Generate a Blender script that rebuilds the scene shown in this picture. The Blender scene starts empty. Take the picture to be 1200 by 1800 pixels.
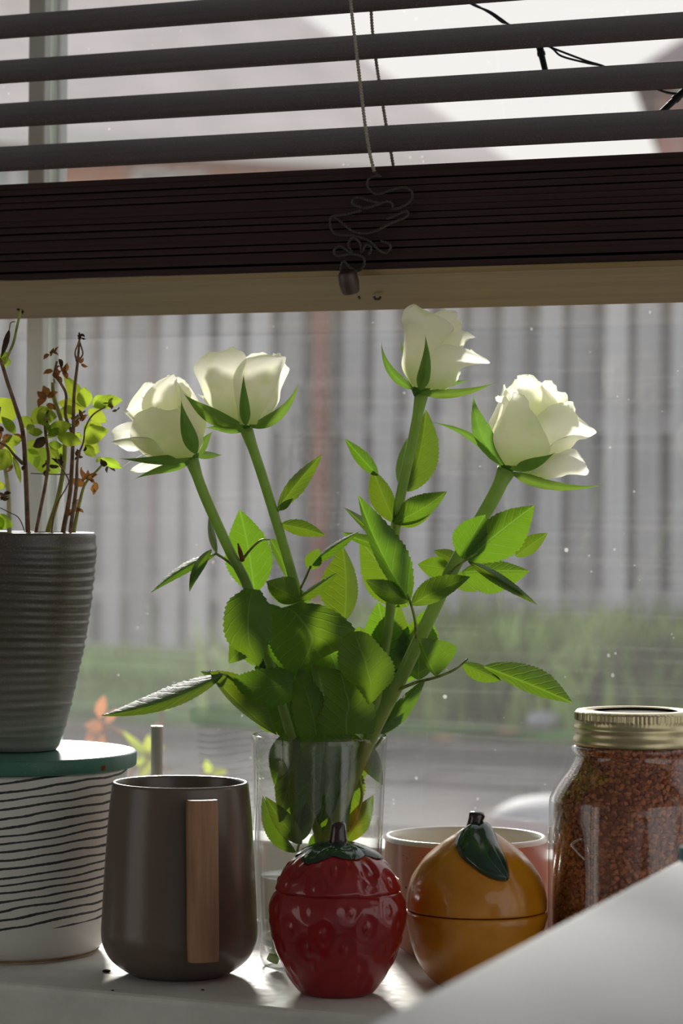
import bpy, bmesh, math, random
from math import sin, cos, pi, radians, sqrt, atan2
from mathutils import Vector, Matrix, noise
from mathutils.bvhtree import BVHTree

SC = bpy.context.scene
COL = SC.collection
random.seed(7)

# ------------------------------------------------------------------ camera
FPX = 5000.0                      # focal length in pixels of the 1200x1800 frame
YAW, PITCH, ROLL = math.atan(0.476), 0.003, 0.0076
CAM = Vector((0, 0, 0.273))
_F = Vector((-sin(YAW) * cos(PITCH), cos(YAW) * cos(PITCH), -sin(PITCH)))
_R0 = Vector((cos(YAW), sin(YAW), 0))
_U0 = _R0.cross(_F)
R_ = _R0 * cos(ROLL) + _U0 * sin(ROLL)
U_ = _U0 * cos(ROLL) - _R0 * sin(ROLL)
F_ = _F
cd = bpy.data.cameras.new('camera')
cd.sensor_fit = 'VERTICAL'
cd.sensor_height = 36
cd.lens = FPX / 1800 * 36
cd.clip_start, cd.clip_end = 0.05, 300
cd.dof.use_dof = True
cd.dof.focus_distance = 1.64
cd.dof.aperture_fstop = 12
cam = bpy.data.objects.new('camera', cd)
COL.objects.link(cam)
cam.matrix_world = Matrix((
    (R_.x, U_.x, -F_.x, CAM.x), (R_.y, U_.y, -F_.y, CAM.y), (R_.z, U_.z, -F_.z, CAM.z), (0, 0, 0, 1)))
SC.camera = cam


def ray(px, py):
    return F_ + R_ * ((px - 600) / FPX) + U_ * ((900 - py) / FPX)


def at(px, py, d):
    "world point seen at a pixel of the photograph, d metres in front of the camera"
    return CAM + ray(px, py) * d


def atY(px, py, Y):
    r = ray(px, py)
    return CAM + r * ((Y - CAM.y) / r.y)


def atZ(px, py, Z):
    r = ray(px, py)
    return CAM + r * ((Z - CAM.z) / r.z)


def plan(px, d, z):
    "plan position of a thing standing at lateral pixel px and depth d"
    p = CAM + _F * d + _R0 * ((px - 600) / FPX * d)
    return Vector((p.x, p.y, z))


# ------------------------------------------------------------------ world, sun, exposure
w = bpy.data.worlds.new('overcast_sky')
SC.world = w
w.use_nodes = True
nt = w.node_tree
nt.nodes.clear()
tc = nt.nodes.new('ShaderNodeTexCoord')
sx = nt.nodes.new('ShaderNodeSeparateXYZ')
rp = nt.nodes.new('ShaderNodeValToRGB')
rp.color_ramp.elements[0].position = 0.0
rp.color_ramp.elements[0].color = (0.98, 0.94, 0.88, 1)
rp.color_ramp.elements[1].position = 0.7
rp.color_ramp.elements[1].color = (0.93, 0.95, 1.0, 1)
bg = nt.nodes.new('ShaderNodeBackground')
bg.inputs['Strength'].default_value = 0.98
wo = nt.nodes.new('ShaderNodeOutputWorld')
nt.links.new(tc.outputs['Generated'], sx.inputs[0])
nt.links.new(sx.outputs['Z'], rp.inputs[0])
nt.links.new(rp.outputs[0], bg.inputs['Color'])
nt.links.new(bg.outputs[0], wo.inputs['Surface'])

sd = bpy.data.lights.new('hazy_sun', 'SUN')
sd.energy = 6.0
sd.angle = radians(9)
sd.color = (1.0, 0.96, 0.88)
sun = bpy.data.objects.new('hazy_sun', sd)
COL.objects.link(sun)
SUN_EL, SUN_AZ = radians(18), radians(5)      # azimuth: turned right of the view axis
_h = -(_F * cos(SUN_AZ) - _R0 * sin(SUN_AZ))
sdir = Vector((_h.x, _h.y, 0)).normalized() * cos(SUN_EL) + Vector((0, 0, -sin(SUN_EL)))
sun.rotation_euler = sdir.to_track_quat('-Z', 'Y').to_euler()

SC.view_settings.view_transform = 'Standard'
SC.view_settings.look = 'None'
SC.view_settings.gamma = 1
SC.view_settings.exposure = 0.0
SC.view_settings.use_curve_mapping = False
SC.cycles.max_bounces = 14
SC.cycles.transparent_max_bounces = 24
SC.cycles.transmission_bounces = 12
SC.cycles.diffuse_bounces = 9
SC.cycles.caustics_reflective = False

# ------------------------------------------------------------------ helpers


def lin(r, g, b):
    f = lambda c: c / 12.92 if c <= 0.04045 else ((c + 0.055) / 1.055) ** 2.4
    return (f(r / 255), f(g / 255), f(b / 255), 1)


class NM:
    "small node-material builder"

    def __init__(s, name):
        s.m = bpy.data.materials.new(name)
        s.m.use_nodes = True
        s.t = s.m.node_tree
        s.t.nodes.clear()
        s.out = s.n('ShaderNodeOutputMaterial')

    def n(s, typ, **kw):
        nd = s.t.nodes.new(typ)
        for k, v in kw.items():
            setattr(nd, k, v)
        return nd

    def set(s, sock, v):
        if isinstance(v, bpy.types.NodeSocket):
            s.t.links.new(v, sock)
        elif v is not None:
            sock.default_value = v

    def coord(s, which='Object', scale=(1, 1, 1)):
        c = s.n('ShaderNodeTexCoord')
        mp = s.n('ShaderNodeMapping')
        mp.inputs['Scale'].default_value = scale
        s.t.links.new(c.outputs[which], mp.inputs[0])
        return mp.outputs[0]

    def noise(s, vec, scale, detail=3, rough=0.5, out='Fac'):
        q = s.n('ShaderNodeTexNoise')
        s.set(q.inputs['Vector'], vec)
        q.inputs['Scale'].default_value = scale
        q.inputs['Detail'].default_value = detail
        q.inputs['Roughness'].default_value = rough
        return q.outputs[out]

    def ramp(s, fac, *stops):
        r = s.n('ShaderNodeValToRGB')
        cr = r.color_ramp
        while len(cr.elements) < len(stops):
            cr.elements.new(0.5)
        for e, (p, c) in zip(cr.elements, stops):
            e.position = p
            e.color = c if len(c) == 4 else (*c, 1)
        s.set(r.inputs[0], fac)
        return r.outputs[0]

    def math(s, op, a, b=None, c=None, clamp=False):
        q = s.n('ShaderNodeMath', operation=op, use_clamp=clamp)
        s.set(q.inputs[0], a)
        if b is not None:
            s.set(q.inputs[1], b)
        if c is not None:
            s.set(q.inputs[2], c)
        return q.outputs[0]

    def mix(s, fac, a, b, mode='MIX'):
        q = s.n('ShaderNodeMix', data_type='RGBA', blend_type=mode)
        s.set(q.inputs[0], fac)
        s.set(q.inputs[6], a)
        s.set(q.inputs[7], b)
        return q.outputs[2]

    def bump(s, height, strength=0.3, dist=0.001):
        b = s.n('ShaderNodeBump')
        b.inputs['Strength'].default_value = strength
        b.inputs['Distance'].default_value = dist
        s.set(b.inputs['Height'], height)
        return b.outputs[0]

    def pbr(s, color, rough=0.5, spec=0.5, metal=0.0, normal=None, coat=0.0, coat_rough=0.1, sss=0, sss_col=None):
        p = s.n('ShaderNodeBsdfPrincipled')
        s.set(p.inputs['Base Color'], color)
        s.set(p.inputs['Roughness'], rough)
        p.inputs['Specular IOR Level'].default_value = spec
        p.inputs['Metallic'].default_value = metal
        p.inputs['Coat Weight'].default_value = coat
        p.inputs['Coat Roughness'].default_value = coat_rough
        if normal is not None:
            s.set(p.inputs['Normal'], normal)
        return p.outputs[0]

    def mixs(s, fac, a, b):
        q = s.n('ShaderNodeMixShader')
        s.set(q.inputs[0], fac)
        s.t.links.new(a, q.inputs[1])
        s.t.links.new(b, q.inputs[2])
        return q.outputs[0]

    def done(s, shader):
        s.t.links.new(shader, s.out.inputs['Surface'])
        return s.m


def simple(name, color, rough=0.5, spec=0.5, metal=0.0, var=0.12, nscale=60, bump=0.0, coat=0.0):
    q = NM(name)
    v = q.coord('Object')
    f = q.noise(v, nscale, 4)
    c2 = tuple(max(0, c * (1 - 2 * var)) for c in color[:3]) + (1,)
    c3 = tuple(min(1, c * (1 + var)) for c in color[:3]) + (1,)
    c = q.ramp(f, (0.3, c2), (0.7, c3))
    nrm = q.bump(f, bump, 0.001) if bump else None
    return q.done(q.pbr(c, rough, spec, metal, nrm, coat))


def mesh(name, vs, fs, mat=None, smooth=True, uvs=None):
    me = bpy.data.meshes.new(name)
    me.from_pydata([tuple(v) for v in vs], [], fs)
    if uvs is not None:
        ul = me.uv_layers.new(name='UVMap')
        for lp in me.loops:
            ul.data[lp.index].uv = uvs[lp.vertex_index]
    if smooth:
        me.polygons.foreach_set('use_smooth', [True] * len(me.polygons))
    if mat:
        me.materials.append(mat)
    me.update()
    return me


def link(name, me, parent=None, loc=None):
    o = bpy.data.objects.new(name, me)
    COL.objects.link(o)
    if parent is not None:
        o.parent = parent
    if loc is not None:
        o.location = loc
    return o


def thing(name, label, cat, loc=(0, 0, 0), group=None, kind=None):
    o = bpy.data.objects.new(name, None)
    COL.objects.link(o)
    o.location = loc
    o.empty_display_size = 0.02
    tag(o, label, cat, group, kind)
    return o


def tag(o, label=None, cat=None, group=None, kind=None):
    if label:
        o['label'] = label
    if cat:
        o['category'] = cat
    if group:
        o['group'] = group
    if kind:
        o['kind'] = kind
    return o


class MB:
    "collects shapes into one mesh"

    def __init__(s):
        s.v, s.f = [], []

    def add(s, vs, fs):
        k = len(s.v)
        s.v += [Vector(v) for v in vs]
        s.f += [tuple(i + k for i in f) for f in fs]
        return s

    def box(s, a, b, bev=0.0, rot=None, org=None):
        bm = bmesh.new()
        bmesh.ops.create_cube(bm, size=1)
        for v in bm.verts:
            v.co = Vector((a[i] + (b[i] - a[i]) * (v.co[i] + 0.5) for i in range(3)))
        if bev:
            bmesh.ops.bevel(bm, geom=list(bm.edges), offset=bev, segments=2, profile=0.5, affect='EDGES')
        bm.verts.index_update()
        vs = [v.co.copy() for v in bm.verts]
        if rot is not None:
            vs = [rot @ (v - Vector(org)) + Vector(org) for v in vs]
        s.add(vs, [[v.index for v in f.verts] for f in bm.faces])
        bm.free()
        return s

    def lathe(s, prof, seg=64, mod=None, c=(0, 0, 0), cap0=False, cap1=False):
        vs, fs = [], []
        n = len(prof)
        for j in range(seg):
            a = 2 * pi * j / seg
            for i, (r, z) in enumerate(prof):
                if mod:
                    r, z = mod(r, z, a, i)
                vs.append((c[0] + r * cos(a), c[1] + r * sin(a), c[2] + z))
        for j in range(seg):
            k = (j + 1) % seg
            for i in range(n - 1):
                fs.append((j * n + i, k * n + i, k * n + i + 1, j * n + i + 1))
        if cap0:
            fs.append([j * n for j in range(seg)][::-1])
        if cap1:
            fs.append([j * n + n - 1 for j in range(seg)])
        return s.add(vs, fs)

    def tube(s, pts, rad, seg=8, cap=True, flat=1.0):
        pts = [Vector(p) for p in pts]
        n = len(pts)
        rad = rad if isinstance(rad, (list, tuple)) else [rad] * n
        vs, fs = [], []
        up = Vector((0.31, 0.22, 0.92))
        for i, p in enumerate(pts):
            t = (pts[min(i + 1, n - 1)] - pts[max(i - 1, 0)])
            t = t.normalized() if t.length > 1e-9 else Vector((0, 0, 1))
            a = up - t * up.dot(t)
            if a.length < 1e-3:
                a = Vector((1, 0, 0)) - t * t.x
            a.normalize()
            b = t.cross(a)
            up = a
            for j in range(seg):
                q = 2 * pi * j / seg
                vs.append(p + (a * cos(q) + b * sin(q) * flat) * rad[i])
        for i in range(n - 1):
            for j in range(seg):
                k = (j + 1) % seg
                fs.append((i * seg + j, i * seg + k, (i + 1) * seg + k, (i + 1) * seg + j))
        if cap:
            fs.append(tuple(range(seg))[::-1])
            fs.append(tuple((n - 1) * seg + j for j in range(seg)))
        return s.add(vs, fs)

    def prism(s, poly, z0, z1):
        n = len(poly)
        vs = [(p[0], p[1], z0) for p in poly] + [(p[0], p[1], z1) for p in poly]
        fs = [tuple(range(n))[::-1], tuple(range(n, 2 * n))]
        fs += [(i, (i + 1) % n, n + (i + 1) % n, n + i) for i in range(n)]
        return s.add(vs, fs)

    def make(s, name, mat, parent=None, smooth=False, origin=None, autosmooth=None):
        o = Vector(origin) if origin is not None else Vector((0, 0, 0))
        me = mesh(name, [v - o for v in s.v], s.f, mat, smooth)
        bm = bmesh.new()
        bm.from_mesh(me)
        bmesh.ops.recalc_face_normals(bm, faces=bm.faces)
        bm.to_mesh(me)
        bm.free()
        if autosmooth is not None:
            me.polygons.foreach_set('use_smooth', [True] * len(me.polygons))
            me.set_sharp_from_angle(angle=radians(autosmooth))
        return link(name, me, parent)


def spline(pts, n=8):
    "Catmull-Rom through the points"
    pts = [Vector(p) for p in pts]
    P = [pts[0] * 2 - pts[1]] + pts + [pts[-1] * 2 - pts[-2]]
    out = []
    for i in range(1, len(P) - 2):
        for k in range(n):
            t = k / n
            a, b, c, d = P[i - 1], P[i], P[i + 1], P[i + 2]
            out.append(0.5 * ((2 * b) + (c - a) * t + (2 * a - 5 * b + 4 * c - d) * t * t + (3 * b - a - 3 * c + d) * t ** 3))
    out.append(pts[-1])
    return out


def smooth_prof(pts, n=6):
    return [(p.x, p.y) for p in spline([Vector((a, b, 0)) for a, b in pts], n)]


# ------------------------------------------------------------------ materials
def schlick(q, f0, boost=1.0):
    "Fresnel reflectance of a thin sheet, the same from both sides"
    lw = q.n('ShaderNodeLayerWeight')
    lw.inputs['Blend'].default_value = 0.5
    f = q.math('MULTIPLY_ADD', q.math('POWER', lw.outputs['Facing'], 5.0), 1 - f0, f0)
    return q.math('MULTIPLY', f, boost, clamp=True)


def mat_thin_glass(name, tint=(1, 1, 1, 1), ior=1.5, boost=1.0, rough=0.0):
    q = NM(name)
    f = schlick(q, ((ior - 1) / (ior + 1)) ** 2, boost)
    tr = q.n('ShaderNodeBsdfTransparent')
    tr.inputs[0].default_value = tint
    gl = q.n('ShaderNodeBsdfGlossy')
    gl.inputs['Roughness'].default_value = rough
    return q.done(q.mixs(f, tr.outputs[0], gl.outputs[0]))


def mat_pane():
    q = NM('dusty_window_glass')
    f = schlick(q, 0.04, 1.9)
    tr = q.n('ShaderNodeBsdfTransparent')
    gl = q.n('ShaderNodeBsdfGlossy')
    gl.inputs['Roughness'].default_value = 0.0
    glass = q.mixs(f, tr.outputs[0], gl.outputs[0])
    v = q.coord('Object')
    # film of dust, wiped streaks, specks
    film = q.noise(v, 9, 4, 0.6)
    vs = q.coord('Object', (140, 1, 6))
    streak = q.noise(vs, 1.0, 3, 0.6)
    vs2 = q.coord('Object', (7, 1, 260))
    streak2 = q.noise(vs2, 1.0, 2, 0.6)
    vo = q.n('ShaderNodeTexVoronoi')
    q.set(vo.inputs['Vector'], v)
    vo.inputs['Scale'].default_value = 60
    sp = q.math('LESS_THAN', vo.outputs['Distance'], q.math('MULTIPLY', q.math('POWER', q.noise(v, 31, 1), 6.0), 0.5))
    vo2 = q.n('ShaderNodeTexVoronoi')
    q.set(vo2.inputs['Vector'], v)
    vo2.inputs['Scale'].default_value = 150
    sp2 = q.math('LESS_THAN', vo2.outputs['Distance'], q.math('MULTIPLY', q.math('POWER', q.noise(v, 60, 1), 5.0), 0.9))
    spk = q.math('MAXIMUM', q.math('MULTIPLY', sp, 0.35), q.math('MULTIPLY', sp2, 0.18))
    k = q.math('MULTIPLY', q.math('SUBTRACT', film, 0.30), 0.10)
    k = q.math('MAXIMUM', k, 0.0)
    k = q.math('ADD', k, q.math('MULTIPLY', q.math('SUBTRACT', streak, 0.50, clamp=True), 0.03))
    k = q.math('ADD', k, q.math('MULTIPLY', q.math('SUBTRACT', streak2, 0.5, clamp=True), 0.12))
    k = q.math('ADD', k, spk)
    k = q.math('ADD', k, 0.055, clamp=True)
    tl = q.n('ShaderNodeBsdfTranslucent')
    tl.inputs[0].default_value = (0.9, 0.88, 0.88, 1)
    df = q.n('ShaderNodeBsdfDiffuse')
    df.inputs[0].default_value = (0.8, 0.8, 0.8, 1)
    dust = q.mixs(0.3, tl.outputs[0], df.outputs[0])
    return q.done(q.mixs(k, glass, dust))


def mat_leaf(name, dark, trans, tfac=0.5, rough=0.5, vein=0.85, spec=0.35):
    q = NM(name)
    uv = q.n('ShaderNodeUVMap')
    sp = q.n('ShaderNodeSeparateXYZ')
    q.set(sp.inputs[0], uv.outputs[0])
    u = q.math('ABSOLUTE', q.math('SUBTRACT', sp.outputs['X'], 0.5))      # 0 at the midrib
    vv = q.math('SUBTRACT', sp.outputs['Y'], q.math('MULTIPLY', u, 0.55))
    wob = q.math('MULTIPLY', q.noise(q.coord('UV'), 9, 2), 0.05)
    fr = q.math('FRACT', q.math('MULTIPLY', q.math('ADD', vv, wob), 8.0))
    ve = q.math('ABSOLUTE', q.math('SUBTRACT', fr, 0.5))
    ve = q.math('SUBTRACT', 1.0, q.math('MULTIPLY', ve, 9.0), clamp=True)
    mid = q.math('SUBTRACT', 1.0, q.math('MULTIPLY', u, 34.0), clamp=True)
    vn = q.math('MAXIMUM', q.math('MULTIPLY', ve, 0.6), mid)
    vn = q.math('MULTIPLY', vn, vein)
    obj = q.n('ShaderNodeObjectInfo')
    var = q.noise(q.coord('Object'), 90, 3)
    c = q.mix(var, dark, tuple(min(1, x * 1.5) for x in dark[:3]) + (1,))
    c = q.mix(vn, c, tuple(min(1, x * 2.2 + 0.02) for x in dark[:3]) + (1,))
    t = q.mix(var, tuple(x * 0.75 for x in trans[:3]) + (1,), trans)
    t = q.mix(q.math('MULTIPLY', vn, 0.7), t, tuple(min(1, x * 1.3 + 0.05) for x in trans[:3]) + (1,))
    hue = q.n('ShaderNodeHueSaturation')
    q.set(hue.inputs['Color'], t)
    q.set(hue.inputs['Hue'], q.math('ADD', 0.485, q.math('MULTIPLY', obj.outputs['Random'], 0.03)))
    q.set(hue.inputs['Value'], q.math('ADD', 0.8, q.math('MULTIPLY', obj.outputs['Random'], 0.4)))
    fine = q.noise(q.coord('Object'), 700, 2)
    hgt = q.math('ADD', q.math('MULTIPLY', vn, -1.0), q.math('MULTIPLY', fine, 0.25))
    nrm = q.bump(hgt, 0.5, 0.0016)
    p = q.pbr(c, rough, spec, 0, nrm)
    tl = q.n('ShaderNodeBsdfTranslucent')
    q.set(tl.inputs[0], hue.outputs[0])
    q.set(tl.inputs['Normal'], nrm)
    return q.done(q.mixs(tfac, p, tl.outputs[0]))


def mat_petal():
    q = NM('white_petal')
    uv = q.n('ShaderNodeUVMap')
    sp = q.n('ShaderNodeSeparateXYZ')
    q.set(sp.inputs[0], uv.outputs[0])
    v = sp.outputs['Y']
    c = q.ramp(v, (0.0, (0.60, 0.70, 0.30)), (0.25, (0.90, 0.90, 0.70)), (0.7, (0.97, 0.96, 0.91)), (1.0, (0.94, 0.96, 0.82)))
    t = q.ramp(v, (0.0, (0.62, 0.74, 0.26)), (0.25, (0.97, 0.97, 0.80)), (0.8, (1.0, 0.99, 0.94)), (1.0, (0.95, 0.98, 0.80)))
    st = q.noise(q.coord('UV', (26, 1.5, 1)), 1.0, 3)
    blot = q.noise(q.coord('Object'), 70, 3)
    gm = q.math('MULTIPLY', q.math('SUBTRACT', blot, 0.55, clamp=True), 2.2)
    c = q.mix(gm, c, (0.66, 0.76, 0.36, 1))
    t = q.mix(gm, t, (0.66, 0.80, 0.28, 1))
    nrm = q.bump(st, 0.25, 0.0008)
    p = q.pbr(c, 0.6, 0.15, 0, nrm)
    tl = q.n('ShaderNodeBsdfTranslucent')
    q.set(tl.inputs[0], t)
    return q.done(q.mixs(0.70, p, tl.outputs[0]))


def mat_wood(name, c1, c2, scale=(1, 14, 90), rough=0.45, spec=0.5, bump=0.1, which='Object'):
    q = NM(name)
    v = q.coord(which, scale)
    f = q.noise(v, 1.0, 6, 0.6)
    g = q.noise(q.coord(which), 300, 2)
    c = q.ramp(f, (0.3, c1), (0.7, c2))
    nrm = q.bump(q.math('ADD', f, q.math('MULTIPLY', g, 0.3)), bump, 0.001)
    return q.done(q.pbr(c, rough, spec, 0, nrm))


M = {}
M['wall'] = simple('painted_wall', (0.76, 0.74, 0.72), 0.9, 0.2, var=0.03)
M['ceiling'] = simple('ceiling_paint', (0.5, 0.5, 0.49), 0.9, 0.2, var=0.02)
M['floor'] = simple('kitchen_floor', (0.22, 0.20, 0.18), 0.5, 0.4, var=0.1, nscale=8)
M['upvc'] = simple('white_window_frame', (0.80, 0.83, 0.80), 0.8, 0.2, var=0.02)
M['pane'] = mat_pane()


def mat_sill():
    q = NM('white_gloss_paint')
    v = q.coord('Object')
    f = q.noise(v, 26, 6, 0.65)
    g = q.noise(v, 130, 4, 0.6)
    c = q.ramp(f, (0.32, (0.62, 0.61, 0.58)), (0.62, (0.74, 0.73, 0.70)))
    sc = q.noise(q.coord('Object', (18, 90, 18)), 1.0, 4, 0.7)
    scm = q.math('MULTIPLY', q.math('SUBTRACT', sc, 0.72, clamp=True), 1.6)
    c = q.mix(scm, c, (0.33, 0.31, 0.28, 1))
    ro = q.ramp(g, (0.35, (0.52,) * 3), (0.7, (0.68,) * 3))
    return q.done(q.pbr(c, ro, 0.22, 0, q.bump(g, 0.06, 0.001)))


M['sill'] = mat_sill()
M['unit'] = simple('smooth_white_top', (0.53, 0.555, 0.59), 0.7, 0.2, var=0.02, nscale=6)


def mat_slat():
    q = NM('dark_stained_wood')
    v = q.coord('Object', (5, 120, 420))
    f = q.noise(v, 1.0, 5, 0.6)
    c = q.ramp(f, (0.3, (0.078, 0.058, 0.056)), (0.7, (0.112, 0.087, 0.084)))  # grey sky sheen of the open slats, put into the base colour
    du = q.noise(q.coord('Object'), 900, 2, 0.7)
    dm = q.math('MULTIPLY', q.math('SUBTRACT', du, 0.58, clamp=True), 3.2)
    c = q.mix(dm, c, (0.30, 0.27, 0.25, 1))
    return q.done(q.pbr(c, 0.65, 0.1, 0, q.bump(f, 0.12, 0.0008)))


M['slat'] = mat_slat()
M['stack'] = mat_wood('dark_wood_slat_edges', (0.026, 0.014, 0.013), (0.044, 0.024, 0.022), (4, 200, 500), 0.7, 0.2)  # stacked slats: darker copy of the same wood, without that painted sheen
M['rail'] = mat_wood('varnished_rail_wood', (0.20, 0.135, 0.05), (0.30, 0.20, 0.08), (4, 60, 300), 0.35, 0.5)  # olive-tan of the lit underside, put into the wood colour
M['lift_cord'] = simple('twisted_cord_lit', (0.40, 0.36, 0.31), 0.8, 0.2, var=0.2, nscale=900)  # cord lit by sky through the gaps, painted as a paler colour
M['cord'] = simple('twisted_cord_shaded', (0.085, 0.07, 0.062), 0.8, 0.2, var=0.2, nscale=900)  # the same cord in the tangle, its shade put into the colour
M['toggle'] = mat_wood('brown_wood_toggle', (0.045, 0.026, 0.02), (0.085, 0.05, 0.04), (60, 60, 200), 0.4, 0.5)
M['black_cable'] = simple('black_rubber_cable', (0.012, 0.012, 0.013), 0.5, 0.4, var=0.1)

M['leaf'] = mat_leaf('rose_leaf', (0.030, 0.080, 0.020, 1), (0.185, 0.32, 0.012, 1), 0.50)


def mat_stem():
    q = NM('rose_stem_green')
    f = q.noise(q.coord('Object'), 120, 4)
    c = q.ramp(f, (0.3, (0.17, 0.27, 0.06)), (0.7, (0.27, 0.38, 0.10)))
    tl = q.n('ShaderNodeBsdfTranslucent')
    tl.inputs[0].default_value = (0.45, 0.62, 0.14, 1)
    return q.done(q.mixs(0.35, q.pbr(c, 0.4, 0.5), tl.outputs[0]))


M['stem'] = mat_stem()
M['sepal'] = mat_leaf('rose_sepal', (0.08, 0.18, 0.03, 1), (0.26, 0.44, 0.05, 1), 0.42, 0.45, 0.25)
M['petal'] = mat_petal()
M['stalk'] = simple('leaf_stalk', (0.20, 0.27, 0.05), 0.45, 0.5, var=0.3, nscale=200)
M['basil'] = mat_leaf('basil_leaf', (0.09, 0.20, 0.02, 1), (0.52, 0.68, 0.05, 1), 0.58, 0.35, 0.4)
M['basil_stem'] = simple('pale_green_stem', (0.34, 0.36, 0.08), 0.5, 0.4, var=0.2, nscale=150)
M['basil_white'] = simple('blanched_stem', (0.55, 0.52, 0.30), 0.5, 0.4, var=0.15, nscale=150)
M['brown_stem'] = simple('woody_brown_stem', (0.20, 0.115, 0.06), 0.6, 0.4, var=0.3, nscale=200, bump=0.3)
M['dry'] = mat_leaf('dried_brown_leaf', (0.16, 0.070, 0.028, 1), (0.34, 0.14, 0.035, 1), 0.3, 0.7, 0.4, 0.2)
M['dry_dark'] = mat_leaf('withered_dark_leaf', (0.045, 0.028, 0.014, 1), (0.09, 0.055, 0.02, 1), 0.25, 0.7, 0.4, 0.2)
M['soil'] = simple('potting_soil', (0.03, 0.022, 0.016), 0.95, 0.1, var=0.5, nscale=300, bump=0.8)


def mat_potgrey():
    q = NM('grey_glaze_bounce_light')
    v = q.coord('Object')
    sp = q.n('ShaderNodeSeparateXYZ')
    q.set(sp.inputs[0], v)
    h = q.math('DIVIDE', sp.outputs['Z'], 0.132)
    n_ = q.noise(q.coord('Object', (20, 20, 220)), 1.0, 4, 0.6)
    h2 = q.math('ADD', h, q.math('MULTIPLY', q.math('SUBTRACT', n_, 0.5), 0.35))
    c = q.ramp(h2, (0.0, (0.27, 0.275, 0.245)), (0.22, (0.17, 0.165, 0.145)), (0.55, (0.095, 0.080, 0.063)), (1.0, (0.068, 0.054, 0.046)))  # paler towards the foot: light thrown up by the disc, painted in
    fleck = q.noise(v, 900, 2, 0.7)
    c = q.mix(q.math('MULTIPLY', q.math('SUBTRACT', fleck, 0.55, clamp=True), 1.2), c, (0.40, 0.40, 0.36, 1))
    return q.done(q.pbr(c, 0.28, 0.5, 0, q.bump(fleck, 0.12, 0.001)))


M['pot'] = mat_potgrey()


def mat_striped():
    q = NM('white_glaze_hand_drawn_stripes')
    v = q.coord('Object')
    sp = q.n('ShaderNodeSeparateXYZ')
    q.set(sp.inputs[0], v)
    ang = q.math('ARCTAN2', sp.outputs['Y'], sp.outputs['X'])
    cb = q.n('ShaderNodeCombineXYZ')
    q.set(cb.inputs[0], q.math('MULTIPLY', q.math('COSINE', ang), 1.2))
    q.set(cb.inputs[1], q.math('MULTIPLY', q.math('SINE', ang), 1.2))
    q.set(cb.inputs[2], q.math('MULTIPLY', sp.outputs['Z'], 40))
    wob = q.math('SUBTRACT', q.noise(cb.outputs[0], 1.0, 2, 0.5), 0.5)
    lat = q.math('ADD', q.math('MULTIPLY', sp.outputs['X'], cos(YAW)), q.math('MULTIPLY', sp.outputs['Y'], sin(YAW)))
    zt = q.math('SUBTRACT', sp.outputs['Z'], q.math('MULTIPLY', lat, 0.11))
    row = q.math('ADD', q.math('DIVIDE', zt, 0.0050), q.math('MULTIPLY', wob, 1.5))
    fine = q.math('SUBTRACT', q.noise(v, 380, 3, 0.6), 0.5)
    d = q.math('ABSOLUTE', q.math('SUBTRACT', q.math('FRACT', row), 0.5))
    wid = q.math('ADD', 0.135, q.math('MULTIPLY', fine, 0.13))
    line = q.math('LESS_THAN', d, wid)
    band = q.math('GREATER_THAN', zt, q.math('ADD', 0.0175, q.math('MULTIPLY', wob, 0.006)))
    line = q.math('MULTIPLY', line, band)
    c = q.mix(line, (0.70, 0.68, 0.64, 1), (0.030, 0.029, 0.030, 1))
    return q.done(q.pbr(c, q.ramp(line, (0, (0.3,) * 3), (1, (0.55,) * 3)), 0.5, 0))


M['striped'] = mat_striped()


def mat_disc():
    q = NM('green_gloss_painted_wood')
    v = q.coord('Object')
    f = q.noise(q.coord('Object', (60, 60, 8)), 1.0, 4)
    c = q.ramp(f, (0.3, (0.018, 0.105, 0.070)), (0.7, (0.040, 0.165, 0.110)))
    chip = q.noise(v, 420, 2, 0.7)
    c = q.mix(q.math('MULTIPLY', q.math('SUBTRACT', chip, 0.62, clamp=True), 2.5), c, (0.30, 0.40, 0.34, 1))
    return q.done(q.pbr(c, 0.46, 0.5, 0, q.bump(f, 0.08, 0.001), 0.08, 0.5))


M['disc'] = mat_disc()
M['chip'] = simple('bare_reddish_wood', (0.18, 0.05, 0.025), 0.8, 0.2, var=0.3, nscale=600)
M['mug'] = simple('taupe_glaze', (0.125, 0.092, 0.075), 0.27, 0.5, var=0.03, nscale=20)
M['mug_base'] = simple('taupe_unglossed_base', (0.130, 0.098, 0.082), 0.25, 0.5, var=0.03, nscale=20)
M['beech'] = mat_wood('oiled_beech', (0.27, 0.135, 0.07), (0.40, 0.22, 0.125), (260, 260, 16), 0.5, 0.4, 0.15)
M['straw'] = simple('dull_grey_metal', (0.50, 0.48, 0.44), 0.4, 0.5, 0.15, var=0.08)
M['vase'] = mat_thin_glass('clear_glass', (0.985, 0.99, 0.985, 1), 1.45, 1.7)


def mat_water():
    q = NM('vase_water')
    fr = schlick(q, 0.02)
    tr = q.n('ShaderNodeBsdfTransparent')
    tr.inputs[0].default_value = (0.93, 0.95, 0.93, 1)
    rf = q.n('ShaderNodeBsdfRefraction')
    rf.inputs['IOR'].default_value = 1.12
    rf.inputs['Color'].default_value = (0.97, 0.98, 0.97, 1)
    gl = q.n('ShaderNodeBsdfGlossy')
    gl.inputs['Roughness'].default_value = 0.02
    a = q.mixs(0.5, tr.outputs[0], rf.outputs[0])
    return q.done(q.mixs(fr, a, gl.outputs[0]))


M['water'] = mat_water()


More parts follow.
